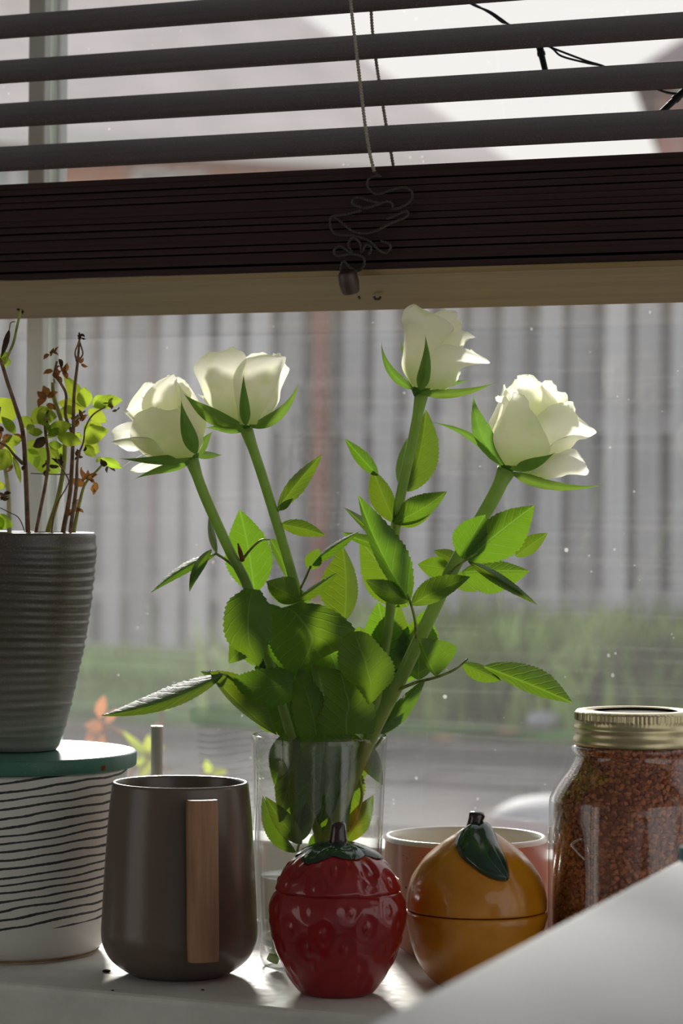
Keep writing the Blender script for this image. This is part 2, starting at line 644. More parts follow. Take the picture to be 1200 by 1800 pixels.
def mat_glaze(name, c1, c2, rough=0.1, scale=40, pores=0.0, speck=0.0, coat=0.25):
    q = NM(name)
    v = q.coord('Object')
    f = q.noise(v, scale, 4, 0.6)
    c = q.ramp(f, (0.3, c1), (0.7, c2))
    if speck:
        vo = q.n('ShaderNodeTexVoronoi')
        q.set(vo.inputs['Vector'], v)
        vo.inputs['Scale'].default_value = 210
        s_ = q.math('LESS_THAN', vo.outputs['Distance'], q.math('MULTIPLY', q.math('POWER', q.noise(v, 150, 1), 3.0), speck))
        c = q.mix(s_, c, (0.12, 0.07, 0.05, 1))
    nrm = None
    if pores:
        p_ = q.noise(v, 260, 2, 0.5)
        nrm = q.bump(q.math('MINIMUM', p_, 0.5), pores, 0.002)
    return q.done(q.pbr(c, rough, 0.5, 0, nrm, coat, 0.04))


M['berry'] = mat_glaze('red_glaze', (0.20, 0.004, 0.008, 1), (0.29, 0.009, 0.011, 1), 0.14)
M['green_glaze'] = mat_glaze('dark_green_glaze', (0.008, 0.030, 0.016, 1), (0.022, 0.058, 0.03, 1), 0.12, 140)
M['brown_glaze'] = mat_glaze('dark_brown_glaze', (0.018, 0.008, 0.009, 1), (0.035, 0.013, 0.013, 1), 0.12)
M['orange'] = mat_glaze('orange_glaze', (0.46, 0.165, 0.007, 1), (0.60, 0.25, 0.010, 1), 0.2, 30, 0.12)
M['pink_cup'] = mat_glaze('pink_speckled_glaze', (0.60, 0.22, 0.165, 1), (0.68, 0.29, 0.21, 1), 0.22, 30, 0, 0.55, 0.3)
M['cream_cup'] = mat_glaze('cream_speckled_glaze', (0.66, 0.62, 0.53, 1), (0.72, 0.68, 0.60, 1), 0.25, 30, 0, 0.55, 0.3)
M['jar_glass'] = mat_thin_glass('jar_glass', (0.97, 0.985, 0.98, 1), 1.5, 1.25)
M['gold'] = simple('pale_gold_tin', (0.50, 0.44, 0.27), 0.33, 0.5, 0.85, var=0.05, nscale=200)
M['lid_dark'] = simple('dark_lid_disc', (0.02, 0.014, 0.012), 0.12, 0.6, 0.0, var=0.1)


def mat_lentil():
    q = NM('red_lentils')
    gi = q.n('ShaderNodeNewGeometry')
    c = q.ramp(gi.outputs['Random Per Island'], (0.0, (0.16, 0.035, 0.016)), (0.5, (0.34, 0.090, 0.034)), (1.0, (0.52, 0.17, 0.065)))
    return q.done(q.pbr(c, 0.6, 0.3))


M['lentil'] = mat_lentil()
M['lentil_core'] = simple('packed_lentils', (0.10, 0.024, 0.012), 0.9, 0.1, var=0.4, nscale=330)
M['teal'] = simple('teal_plastic', (0.03, 0.22, 0.23), 0.4, 0.5, var=0.05)
M['crumb'] = simple('dark_crumb', (0.05, 0.035, 0.025), 0.9, 0.2, var=0.3, nscale=800)

M['lawn'] = simple('mown_lawn', (0.075, 0.17, 0.045), 0.95, 0.1, var=0.35, nscale=5, bump=0.3)
M['earth'] = simple('garden_earth', (0.10, 0.085, 0.075), 0.95, 0.1, var=0.4, nscale=9, bump=0.5)
M['slab'] = simple('damp_grey_paving', (0.062, 0.056, 0.060), 0.85, 0.1, var=0.15, nscale=7, bump=0.15)
M['joint'] = simple('paving_bed_mortar', (0.09, 0.085, 0.08), 0.95, 0.1, var=0.2)


def mat_fence():
    q = NM('weathered_fence_board')
    f = q.noise(q.coord('Object', (30, 30, 1.6)), 1.0, 5, 0.6)
    o = q.n('ShaderNodeObjectInfo')
    c = q.ramp(f, (0.25, (0.30, 0.30, 0.325)), (0.75, (0.46, 0.47, 0.52)))
    hs = q.n('ShaderNodeHueSaturation')
    q.set(hs.inputs['Color'], c)
    q.set(hs.inputs['Value'], q.math('ADD', 0.72, q.math('MULTIPLY', o.outputs['Random'], 0.6)))
    return q.done(q.pbr(hs.outputs[0], 0.85, 0.2, 0, q.bump(f, 0.3, 0.003)))


M['fence'] = mat_fence()
M['post'] = mat_wood('reddish_brown_post', (0.20, 0.085, 0.07), (0.28, 0.13, 0.105), (30, 30, 2), 0.85, 0.2)
M['grass'] = simple('grass_blade', (0.22, 0.38, 0.10), 0.8, 0.2, var=0.35, nscale=1.4)
M['weed'] = simple('weed_leaf', (0.26, 0.38, 0.11), 0.8, 0.2, var=0.5, nscale=2.4)


def mat_brick(name, c1, c2, mortar):
    q = NM(name)
    b = q.n('ShaderNodeTexBrick')
    q.set(b.inputs['Vector'], q.coord('Object'))
    b.inputs['Color1'].default_value = c1
    b.inputs['Color2'].default_value = c2
    b.inputs['Mortar'].default_value = mortar
    b.inputs['Scale'].default_value = 4.4
    return q.done(q.pbr(b.outputs[0], 0.9, 0.2))


M['brick'] = mat_brick('orange_brick', (0.62, 0.27, 0.13, 1), (0.54, 0.22, 0.11, 1), (0.45, 0.38, 0.33, 1))
M['brick2'] = mat_brick('mauve_brick', (0.44, 0.19, 0.16, 1), (0.38, 0.16, 0.14, 1), (0.38, 0.32, 0.3, 1))
M['roof'] = simple('pale_grey_roof_tile', (0.62, 0.57, 0.55), 0.7, 0.3, var=0.08, nscale=1.2)
M['roof2'] = simple('dark_purple_roof_tile', (0.22, 0.17, 0.18), 0.7, 0.3, var=0.1, nscale=1.2)
M['white_trim'] = simple('white_painted_trim', (0.75, 0.75, 0.74), 0.5, 0.4, var=0.03)
M['far_glass'] = simple('far_window_glass', (0.35, 0.42, 0.42), 0.15, 0.6, var=0.1, nscale=3)
M['shrub_orange'] = mat_leaf('orange_shrub_leaf', (0.42, 0.16, 0.075, 1), (0.62, 0.26, 0.10, 1), 0.45, 0.5, 0.3)
M['shrub_lime'] = mat_leaf('yellow_green_shrub_leaf', (0.30, 0.34, 0.04, 1), (0.58, 0.66, 0.06, 1), 0.5, 0.5, 0.3)
M['twig'] = simple('tan_twig', (0.30, 0.17, 0.10), 0.8, 0.2, var=0.3, nscale=60)
M['pale_stone'] = simple('pale_grey_plastic', (0.25, 0.26, 0.29), 0.7, 0.2, var=0.04, nscale=6)

# ------------------------------------------------------------------ the room
SILL_F, FRAME_F, PANE_Y, WALL_OUT = 1.373, 1.655, 1.672, 1.72
WX0, WX1 = -1.75, 0.35            # window opening
WZ1 = 1.05


def struct(o):
    o['kind'] = 'structure'
    return o


wf = MB()
wf.box((-3.2, 1.42, -0.95), (1.6, WALL_OUT, -0.035))
wf.box((-3.2, 1.42, -0.035), (WX0, WALL_OUT, 1.5))
wf.box((WX1, 1.42, -0.035), (1.6, WALL_OUT, 1.5))
wf.box((WX0, 1.42, WZ1), (WX1, WALL_OUT, 1.5))
struct(wf.make('wall_front', M['wall']))
# left wall with an unseen opening added for fill light, behind the camera's left
wl_ = MB()
wl_.box((-3.3, -1.6, -0.95), (-3.2, WALL_OUT, -0.6))
wl_.box((-3.3, -1.6, 1.35), (-3.2, WALL_OUT, 1.5))
wl_.box((-3.3, -1.6, -0.6), (-3.2, -1.4, 1.35))
wl_.box((-3.3, -0.2, -0.6), (-3.2, WALL_OUT, 1.35))
struct(wl_.make('wall_left', M['wall']))
# right wall with the room's second window, beyond the frame
wr = MB()
wr.box((1.6, -1.6, -0.95), (1.7, WALL_OUT, -0.35))
wr.box((1.6, -1.6, 1.3), (1.7, WALL_OUT, 1.5))
wr.box((1.6, -1.6, -0.35), (1.7, -1.3, 1.3))
wr.box((1.6, 1.38, -0.35), (1.7, WALL_OUT, 1.3))
struct(wr.make('wall_right', M['wall']))
struct(MB().box((-3.2, -1.7, -0.95), (1.6, -1.6, 1.5)).make('wall_back', M['wall']))
struct(MB().box((-3.3, -1.7, -1.0), (1.7, WALL_OUT, -0.95)).make('floor', M['floor']))
struct(MB().box((-3.3, -1.7, 1.5), (1.7, WALL_OUT, 1.55)).make('ceiling', M['ceiling']))

win = struct(thing('window_1', None, None, (0, 0, 0)))
fr = MB()
fr.box((WX0, FRAME_F, 0), (WX1, 1.71, 0.052), 0.004)
fr.box((WX0, FRAME_F, WZ1 - 0.05), (WX1, 1.71, WZ1), 0.004)
fr.box((WX0, FRAME_F, 0.052), (WX0 + 0.05, 1.71, WZ1 - 0.05), 0.004)
fr.box((WX1 - 0.05, FRAME_F, 0.052), (WX1, 1.71, WZ1 - 0.05), 0.004)
fr.make('window_frame', M['upvc'], win)
b0 = atY(45, 700, FRAME_F + 0.006)
b1 = atY(74, 700, FRAME_F + 0.006)
bar = MB()
bar.box((b0.x, FRAME_F + 0.006, 0.05), (b1.x, PANE_Y - 0.002, WZ1 - 0.05), 0.0015)
bar.box((b0.x, PANE_Y + 0.004, 0.05), (b1.x + 0.003, PANE_Y + 0.016, WZ1 - 0.05), 0.002)
bar.make('glazing_bar', M['upvc'], win)
for (xa, xb) in ((WX0 + 0.05, b0.x - 0.0005), (b1.x + 0.0005, WX1 - 0.05)):
    MB().box((xa, PANE_Y, 0.052), (xb, PANE_Y + 0.0001, WZ1 - 0.05))
    vs = [(xa, PANE_Y, 0.05), (xb, PANE_Y, 0.05), (xb, PANE_Y, WZ1 - 0.05), (xa, PANE_Y, WZ1 - 0.05)]
    link('pane', mesh('pane', vs, [(0, 1, 2, 3)], M['pane'], False), win)
sl = MB()
sl.box((WX0 - 0.05, SILL_F, -0.034), (WX1 + 0.05, 1.655, 0.0), 0.0035)
struct(sl.make('windowsill', M['sill']))

# white flat-topped unit in the lower right corner, nearest to the camera
UZ = 0.12
e0, e1 = atZ(640, 1800, UZ), atZ(1200, 1504, UZ)
dv = (e1 - e0).normalized()
p_far = e0 + dv * ((1.34 - e0.y) / dv.y)
p_near = e0 + dv * ((0.15 - e0.y) / dv.y)
un = MB()
bm = bmesh.new()
poly = [(p_near.x, p_near.y), (1.1, p_near.y), (1.1, p_far.y), (p_far.x, p_far.y)]
un.prism(poly, UZ - 0.03, UZ)
un.prism([(p_near.x + 0.012, p_near.y + 0.012), (1.09, p_near.y + 0.012), (1.09, p_far.y - 0.005), (p_far.x + 0.012, p_far.y - 0.005)], -0.95, UZ - 0.03)
bm.free()
uo = thing('white_unit', 'smooth white flat-topped unit filling the lower right corner, out of focus', 'kitchen unit', (0, 0, -0.95))
top = MB().prism(poly, UZ - 0.03, UZ).make('worktop', M['unit'], uo, origin=(0, 0, -0.95))
bv = top.modifiers.new('soft_edge', 'BEVEL')
bv.width, bv.segments = 0.004, 3
MB().prism([(p_near.x + 0.012, p_near.y + 0.012), (1.09, p_near.y + 0.012), (1.09, p_far.y - 0.005), (p_far.x + 0.012, p_far.y - 0.005)],
           -0.95, UZ - 0.03).make('carcass', M['unit'], uo, origin=(0, 0, -0.95))

# small teal cap lying on that unit at the frame's edge
tp = atZ(1214, 1512, UZ)
tcap = MB().lathe([(0.0001, 0.006), (0.0045, 0.006), (0.0052, 0.005), (0.0052, 0), (0.0001, 0)], 24).make('bottle_cap', M['teal'])
tcap.location = (tp.x, tp.y, UZ)
tag(tcap, 'small teal plastic cap on the white unit at the right edge', 'cap')

# ------------------------------------------------------------------ blind
BY = 1.55
DB = BY / 0.9029


def bz(py):
    "height of a row of the blind, read at the middle of the picture"
    return atY(600, py, BY).z


BX0, BX1 = -1.55, 0.28
blind = thing('venetian_blind', 'dark brown wooden slatted blind hanging half raised above the roses', 'blind', (-0.6, BY, bz(400)))
BO = Vector((-0.6, BY, bz(400)))


def slat_mesh():
    hw, th = 0.0175, 0.0028
    sec = []
    n = 6
    for i in range(n + 1):
        y = -hw + 2 * hw * i / n
        sec.append((y, th / 2 + 0.0008 * (1 - (y / hw) ** 2)))
    for i in range(n, -1, -1):
        y = -hw + 2 * hw * i / n
        sec.append((y, -th / 2 + 0.0008 * (1 - (y / hw) ** 2)))
    m_ = MB()
    k = len(sec)
    L0, L1 = BX0 + 0.6, BX1 + 0.6
    vs = [(L0, y, z) for y, z in sec] + [(L1, y, z) for y, z in sec]
    fs = [tuple(range(k)), tuple(range(2 * k - 1, k - 1, -1))] + [(i, (i + 1) % k, k + (i + 1) % k, k + i) for i in range(k)]
    me = mesh('slat', vs, fs, M['slat'], False)
    bm = bmesh.new()
    bm.from_mesh(me)
    bmesh.ops.recalc_face_normals(bm, faces=bm.faces)
    bm.to_mesh(me)
    bm.free()
    return me


sm = slat_mesh()
TILT = radians(31)
zs = [bz(0.5 * (a + b)) for a, b in ((62, 108), (142, 193), (222, 274))]
sp_ = (bz(85) - bz(168))
zs = [zs[0] + sp_ * k for k in range(12, 0, -1)] + zs
for z in zs:
    if z > WZ1 - 0.06:
        continue
    s = link('slat', sm, blind, (0, 0, z - BO.z))
    s.rotation_euler = (TILT + random.uniform(-0.012, 0.012), random.uniform(-0.0008, 0.0008), 0)
# gathered stack
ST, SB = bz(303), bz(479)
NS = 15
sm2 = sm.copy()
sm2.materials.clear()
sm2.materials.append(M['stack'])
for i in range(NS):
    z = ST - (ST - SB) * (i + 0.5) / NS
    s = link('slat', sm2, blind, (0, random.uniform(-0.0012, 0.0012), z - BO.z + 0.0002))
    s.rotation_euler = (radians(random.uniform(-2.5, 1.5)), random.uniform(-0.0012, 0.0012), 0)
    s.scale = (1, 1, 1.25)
# bottom rail: front lip and an underside that slopes down towards the room
RB = bz(521)
rz = MB()
sec = [(-0.0185, SB - 0.0005), (0.0185, SB - 0.0005), (0.0185, RB + 0.0 - 0.006), (0.016, RB - 0.0075), (-0.0172, SB - 0.0045), (-0.0185, SB - 0.004)]
L0, L1 = BX0, BX1
vs = [(L0, BY + y, z) for y, z in sec] + [(L1, BY + y, z) for y, z in sec]
k = len(sec)
rz.add(vs, [tuple(range(k)), tuple(range(2 * k - 1, k - 1, -1))] + [(i, (i + 1) % k, k + (i + 1) % k, k + i) for i in range(k)])
o = rz.make('bottom_rail', M['rail'], blind, origin=BO)
o['label'] = 'bottom rail of varnished wood, tan from light painted into its colour'
MB().box((BX0, BY - 0.02, WZ1 - 0.055), (BX1, BY + 0.02, WZ1 - 0.01), 0.002).make('head_rail', M['slat'], blind, origin=BO)


def twisted(pts, r=0.0009, name='cord', par=None, mat=None, pitch=0.0035, org=None, cross=6):
    "two strands twisted about a path"
    P = spline(pts, 10)
    # resample evenly
    acc, out = 0.0, [P[0]]
    step = pitch / 6
    for a, b in zip(P, P[1:]):
        L = (b - a).length
        while acc + L >= step and L > 0:
            t = (step - acc) / L
            a = a + (b - a) * t
            L = (b - a).length
            out.append(a)
            acc = 0
        acc += L
    m_ = MB()
    for s_ in (0, pi):
        st = []
        for i, p in enumerate(out):
            t = (out[min(i + 1, len(out) - 1)] - out[max(i - 1, 0)]).normalized()
            a = Vector((0.9, 0.3, 0.1)) if abs(t.x) < 0.8 else Vector((0, 0.3, 0.95))
            a = (a - t * a.dot(t)).normalized()
            b = t.cross(a)
            q = 2 * pi * i / 6 + s_
            st.append(p + (a * cos(q) + b * sin(q)) * r * 0.55)
        m_.tube(st, r * 0.62, cross)
    return m_.make(name, mat or M['cord'], par, True, origin=org)


FY = BY - 0.0225         # just in front of the slats
twisted([atY(612, -40, FY), atY(620, 40, FY), atY(631, 130, FY), atY(641, 215, FY), atY(650, 270, FY), atY(658, 303, FY)], 0.0010, 'lift_cord', blind, M['lift_cord'], org=BO)
twisted([atY(650, -40, BY + 0.0205), atY(655, 60, BY + 0.0205), atY(672, 180, BY + 0.0205), atY(692, 297, BY + 0.0205)], 0.0010, 'lift_cord', blind, M['lift_cord'], org=BO)


def c7(x, y, Y=FY):
    "pixel of the close-up of the tangled cord"
    return atY(540 + x * 0.18333, 250 + y * 0.18333, Y)


tang = [(640, 285), (700, 330), (660, 318), (590, 350), (575, 410), (620, 480), (690, 497), (800, 460), (930, 432), (1005, 480), (990, 560),
        (900, 620), (820, 640), (815, 590), (760, 566), (690, 590), (560, 630), (450, 600), (430, 560), (480, 530), (600, 560), (700, 585)]
twisted([c7(x, y, FY - 0.0006 * (i % 3)) for i, (x, y) in enumerate(tang)], 0.0008, 'pull_cord', blind, org=BO)
tang = [(520, 650), (380, 690), (240, 710), (215, 770), (240, 850), (300, 890), (440, 895), (600, 950), (680, 1030), (750, 1060), (800, 1010), (770, 965), (700, 950)]
twisted([c7(x, y, FY - 0.0006 * (i % 3)) for i, (x, y) in enumerate(tang)], 0.0008, 'pull_cord', blind, org=BO)
tang = [(250, 710), (330, 770), (430, 850), (550, 875), (680, 840), (800, 775), (920, 730), (965, 690), (950, 660), (870, 690), (760, 740)]
twisted([c7(x, y, FY - 0.0006 * (i % 3)) for i, (x, y) in enumerate(tang)], 0.0008, 'pull_cord', blind, org=BO)
tang = [(590, 1080), (615, 1010), (560, 985), (520, 1060), (505, 970), (440, 915), (390, 980), (430, 1060), (370, 1030), (310, 995), (255, 1040), (290, 1090), (420, 1070), (530, 1100),
        (545, 1170), (490, 1235), (420, 1210), (345, 1140), (320, 1220), (345, 1290), (385, 1340)]
twisted([c7(x, y, FY - 0.0006 * (i % 3)) for i, (x, y) in enumerate(tang)], 0.0008, 'pull_cord', blind, org=BO)
twisted([c7(490, 1480), c7(508, 1502), c7(500, 1485)], 0.0007, 'cord_end', blind, org=BO)
twisted([c7(640, 1480, BY), c7(650, 1502, BY), c7(690, 1502, BY), c7(700, 1480, BY)], 0.0008, 'cord_end', blind, org=BO)
# wooden toggle hanging in front of the rail
tg = MB()
tw = 0.0055
pr = [(0.0015, 0.013), (0.0045, 0.013), (0.0056, 0.0115), (0.0060, 0.006), (0.0056, 0.0015), (0.0050, 0.0), (0.0034, 0.0), (0.0032, 0.003), (0.0015, 0.006), (0.0015, 0.013)]
tg.lathe(pr, 28)
t_ = tg.make('cord_toggle', M['toggle'], blind, True, autosmooth=50)
tpos = c7(415, 1440, FY - 0.006)
t_.location = tpos - BO
t_.rotation_euler = (radians(24), 0, 0)

# string of fairy lights hanging behind the blind
SLY = 1.6395
sl_ = thing('string_lights', 'black cable of fairy lights looped behind the upper right blind slats', 'string lights', atY(953, 60, SLY))
so = sl_.location.copy()


def sw(x, y):
    return atY(x, y, SLY)


m_ = MB()
for off in (0, 1):
    pts = [(760, -35), (800, -10), (832, 9 - off * 2), (860, 20 + off * 3), (880, 33 + off * 5), (892, 42), (920, 62), (965, 82), (985, 90 + off * 8), (1030, 107 + off * 3), (1062, 117),
           (1110, 138), (1150, 155), (1185, 164), (1230, 160 - off * 8), (1290, 120)]
    m_.tube(spline([sw(x, y) + Vector((0, off * 0.0015, 0)) for x, y in pts], 6), 0.0007, 7)
m_.make('cable', M['black_cable'], sl_, True, origin=so)
for (a, b) in (((947, 78), (958, 124)), ((1204, 158), (1160, 200))):
    A, B = sw(*a), sw(*b)
    L = (B - A)
    m_ = MB()
    m_.tube([A, A + L * 0.28, A + L * 0.3, A + L * 0.42, A + L * 0.44, B], [0.0021, 0.0023, 0.0026, 0.0026, 0.0020, 0.0019], 12)
    m_.make('bulb_holder', M['black_cable'], sl_, True, origin=so, autosmooth=40)


# ------------------------------------------------------------------ leaf builder
def leaf(par, base, tip, wl, wr, bend=0, mat=None, name='leaf', serr=0.10, org=None, belly=0.42, sl=None, sr=None, bow=0.0, nseg=66, teeth=22, wave=0.0, acum=0.25, droop=0.0, label=None):
    """a leaf from base to tip (pixel x, pixel y, depth); wl, wr: seen half widths left and right of the midrib in px;
    sl, sr: how far (m) each edge lies behind (+) or before (-) the midrib"""
    bx, by, bd = base
    tx, ty, td = tip
    dx, dy = tx - bx, ty - by
    L = math.hypot(dx, dy) or 1
    nx, ny = dy / L, -dx / L                      # to the left of base->tip
    cx, cy = (bx + tx) / 2 + nx * bend, (by + ty) / 2 + ny * bend
    k = bd / FPX
    L3 = sqrt((L * k) ** 2 + (td - bd) ** 2)
    W = 0.30 * L3
    if sl is None:
        sl = 0.6 * sqrt(max(0.0, W * W - (wl * k) ** 2)) + 0.10 * wl * k
    if sr is None:
        sr = 0.6 * sqrt(max(0.0, W * W - (wr * k) ** 2)) + 0.10 * wr * k
    vs, uvs, fs = [], [], []
    cols = [-1, -0.72, -0.4, -0.14, 0, 0.14, 0.4, 0.72, 1]
    ph = random.uniform(0, 6)
    nc = len(cols)
    for i in range(nseg + 1):
        t = i / nseg
        mx = (1 - t) ** 2 * bx + 2 * t * (1 - t) * cx + t * t * tx
        my = (1 - t) ** 2 * by + 2 * t * (1 - t) * cy + t * t * ty
        md = bd + (td - bd) * t + bow * 4 * t * (1 - t) + droop * t * t
        gx = 2 * (1 - t) * (cx - bx) + 2 * t * (tx - cx)
        gy = 2 * (1 - t) * (cy - by) + 2 * t * (ty - cy)
        g = math.hypot(gx, gy) or 1
        lx, ly = gy / g, -gx / g
        # ovate outline with a drawn-out tip
        p_ = belly
        if t < p_:
            wprof = sin(pi / 2 * (t / p_)) ** 0.65
        else:
            q = (t - p_) / (1 - p_)
            wprof = max(0.0, cos(pi / 2 * q)) ** (0.75 + acum * 0.5) * (1 - 0.12 * q)
        if i in (0, nseg):
            wprof = max(wprof, 0.02)
        for c in cols:
            wpx = (wl if c < 0 else wr) * wprof
            edge = 1.0
            if abs(c) == 1 and serr:
                edge += serr * (((t * teeth) % 1.0) - 0.35) * (1 if 0.04 < t < 0.97 else 0)
            off = abs(c) * wpx * edge
            sgn = 1 if c < 0 else -1
            dep = (sl if c < 0 else sr) * wprof * abs(c) ** 1.4
            dep += wave * sin(t * 9 + ph + (1.5 if c > 0 else 0)) * abs(c) ** 2
            # a slight arch of each vein field
            dep += 0.00025 * sin(t * 8 * 2 * pi) * (abs(c) * (1 - abs(c))) * 1.6
            vs.append(at(mx + lx * off * sgn, my + ly * off * sgn, md + dep))
            uvs.append((0.5 + c * 0.5 * max(wprof, 0.05), t))
    for i in range(nseg):
        for j in range(nc - 1):
            a = i * nc + j
            fs.append((a, a + 1, a + nc + 1, a + nc))
    org = org if org is not None else Vector((0, 0, 0))
    me = mesh(name, [v - org for v in vs], fs, mat or M['leaf'], True, uvs)
    o = link(name, me, par)
    if label:
        o['label'] = label
    return o


def stalk(par, pts, r=2.2, org=None, mat=None, name='leaf_stalk', seg=8):
    P = spline([at(*p) for p in pts], 6)
    k = pts[0][2] / FPX
    rr = r if isinstance(r, (list, tuple)) else [r] * len(pts)
    rs = []
    for i in range(len(P)):
        t = i / (len(P) - 1) * (len(rr) - 1)
        j = min(int(t), len(rr) - 2) if len(rr) > 1 else 0
        rs.append((rr[j] + (rr[min(j + 1, len(rr) - 1)] - rr[j]) * (t - j)) * k)
    return MB().tube(P, rs, seg).make(name, mat or M['stalk'], par, True, origin=org)


def sheet(par, org, tf, rows, d, bulge=0.3, mat=None, name='leaf', dt=0.0, ruff=0.0, nu=14, sub=4, serr=0.0, curl=0.0, seed=0, label=None):
    """a curved petal or leaf through rows of (left x, left y, right x, right y) given base first;
    bulge: how far the middle stands out towards the room, as a share of the width"""
    k = d / FPX
    Ls = spline([Vector((*tf(r[0], r[1]), 0)) for r in rows], sub)
    Rs = spline([Vector((*tf(r[2], r[3]), 0)) for r in rows], sub)
    n = len(Ls)
    vs, uvs, fs = [], [], []
    wmax = max((b - a).length for a, b in zip(Ls, Rs))
    for i in range(n):
        t = i / (n - 1)
        L_, Rr = Ls[i], Rs[i]
        wv = (Rr - L_)
        for j in range(nu + 1):
            u = -1 + 2 * j / nu
            p = L_ + wv * (0.5 + u / 2)
            if serr and abs(u) == 1 and 0 < i < n - 1:
                p = p + wv.normalized() * (u * serr * (((i * 0.3334) % 1.0) - 0.33))
            if ruff:
                p = p + Vector((noise.noise(Vector((t * 5, u * 3, seed))), noise.noise(Vector((t * 5, u * 3, seed + 9))), 0)) * ruff * (abs(u) ** 2 if t < 0.85 else max(abs(u) ** 2, (t - 0.85) / 0.15))
            dep = -bulge * 0.5 * wv.length * k * (1 - abs(u) ** 2.2) * (0.35 + 0.65 * sin(pi * min(1, 0.15 + t * 0.85)))
            dep += curl * k * wmax * max(0, t - 0.7) ** 2 * 4 + dt * t
            dep += ruff * 0.5 * k * noise.noise(Vector((t * 4, u * 2.5, seed + 4))) * (0.3 + abs(u))
            vs.append(at(p.x, p.y, d + dep) - org)
            uvs.append((0.5 + u * 0.5, t))
    for i in range(n - 1):
        for j in range(nu):
            q = i * (nu + 1) + j
            fs.append((q, q + 1, q + nu + 2, q + nu + 1))
    o = link(name, mesh(name, vs, fs, mat or M['leaf'], True, uvs), par)
    if label:
        o['label'] = label
    return o


def tf_crop(x0, y0, k):
    return lambda x, y: (x0 + x * k, y0 + y * k)


T4 = tf_crop(180, 580, 0.35)
T5 = tf_crop(600, 520, 0.416667)
T6 = tf_crop(351, 949, 0.293333)

# ------------------------------------------------------------------ roses
def bloom(par, org, base, alpha, tau, petals, d):
    "petals: (angle, half width deg, height, r mid, r top, reflex, tip, phase) in px; angle -90 faces the camera"
    k = d / FPX
    al = radians(alpha)
    a = (R_ * sin(al) + U_ * cos(al)) * cos(radians(tau)) + F_ * sin(radians(tau))
    x_ = R_ * cos(al) - U_ * sin(al)
    y_ = (F_ - a * F_.dot(a)).normalized()
    B = at(*base)
    NU, NV = 18, 20
    for (th, hw, h, rm, rt, rf, tip, ph) in petals:
        rm, rt, h = rm * 0.92, rt * 0.90, h * 0.95
        if -150 < th < -20:
            continue                      # the petals facing the room are shaped one by one below
        if abs(th) == 80 or (th in (180, 0) and hw == 80):
            continue
        vs, uvs, fs = [], [], []
        for i in range(NV + 1):
            v0 = i / NV
            for j in range(NU + 1):
                u = -1 + 2 * j / NU
                v = v0 * (1 - 0.24 * abs(u) ** 2.6 + tip * max(0, 1 - abs(u) * 2.2) ** 1.4 + 0.018 * sin(u * 7 + ph) + 0.012 * sin(u * 17 + ph * 2))
                wf_ = 0.42 + 0.58 * sin(pi / 2 * min(1, v0 / 0.62)) ** 0.9
                if v0 > 0.62:
                    wf_ *= 1 - 0.22 * ((v0 - 0.62) / 0.38) ** 2
                r0 = 7.0
                if v < 0.45:
                    r = r0 + (rm - r0) * sin(pi / 2 * v / 0.45) ** 0.85
                else:
                    s = (v - 0.45) / 0.55
                    s2 = s * s * (3 - 2 * s) if s < 1 else 1
                    r = rm + (rt - rm) * s2
                z = h * (v ** 1.12)
                if v > 0.55:
                    s = (v - 0.55) / 0.45
                    r += rf * s ** 1.7
                    z -= 0.42 * max(rf, 0) * s ** 2
                r += (3.5 * sin(u * 4 + ph) + 1.8 * sin(u * 9 + ph * 1.7)) * v0 ** 2
                r += (0.10 * rm + 0.22 * max(rf, 0)) * abs(u) ** 3 * v0 ** 1.5 * (1 if rf >= 0 else -0.3)
                ang = radians(th + hw * u * wf_)
                vs.append(B + (x_ * (r * cos(ang)) + y_ * (r * sin(ang)) + a * z) * k - org)
                uvs.append((0.5 + u / 2, v0))
        for i in range(NV):
            for j in range(NU):
                q = i * (NU + 1) + j
                fs.append((q, q + 1, q + NU + 2, q + NU + 1))
        link('petal', mesh('petal', vs, fs, M['petal'], True, uvs), par)
    # swollen base under the petals
    m_ = MB()
    P = [B - a * 16 * k, B - a * 8 * k, B - a * 1 * k, B + a * 6 * k, B + a * 11 * k]
    m_.tube(P, [8.5 * k, 13 * k, 17.5 * k, 19 * k, 15 * k], 20)
    m_.make('calyx', M['sepal'], par, True, origin=org)


def rose(label, stem_pts, r0, r1):
    foot = at(*stem_pts[-1])
    t = thing('rose', label, 'rose', foot, 'white roses in the glass vase')
    P = spline([at(*p) for p in stem_pts], 8)
    n = len(P)
    k = stem_pts[0][2] / FPX
    rs = [(r0 + (r1 - r0) * (i / (n - 1))) * k for i in range(n)]
    for i in range(4):
        rs[i] *= 1.35 - 0.09 * i
    MB().tube(P, rs, 14).make('stem', M['stem'], t, True, origin=foot)
    return t, foot


GL = M['leaf']
# --- rose 1, lowest on the left
r1, o1 = rose('white rose leftmost in the vase, bloom leaning left with a folded green-tinged petal',
              [(336, 806, 1.655), (360, 872, 1.655), (402, 965, 1.66), (437, 1036, 1.665), (470, 1150, 1.67), (510, 1290, 1.675), (555, 1450, 1.682), (598, 1600, 1.685), (622, 1690, 1.685)], 9.5, 8)
bloom(r1, o1, (334, 797, 1.655), -28, -4, [
    (90, 85, 128, 44, 34, 0, 0.0, 0.3), (-70, 85, 132, 36, 24, -2, 0.02, 1.0), (150, 80, 136, 40, 30, 2, 0, 2.0), (20, 80, 126, 44, 34, 2, 0, 2.2),
    (-60, 62, 150, 56, 44, 3, 0.03, 0.4), (60, 66, 146, 60, 50, 6, 0.0, 1.2), (-10, 55, 128, 60, 46, 0, 0.02, 4.0),
    (170, 62, 132, 66, 62, 14, 0.0, 2.6), (-128, 56, 112, 78, 70, 4, 0.0, 3.3), (-160, 40, 104, 78, 84, 40, 0.04, 5.2), (-178, 30, 58, 62, 70, 46, 0.03, 1.4)], 1.655)
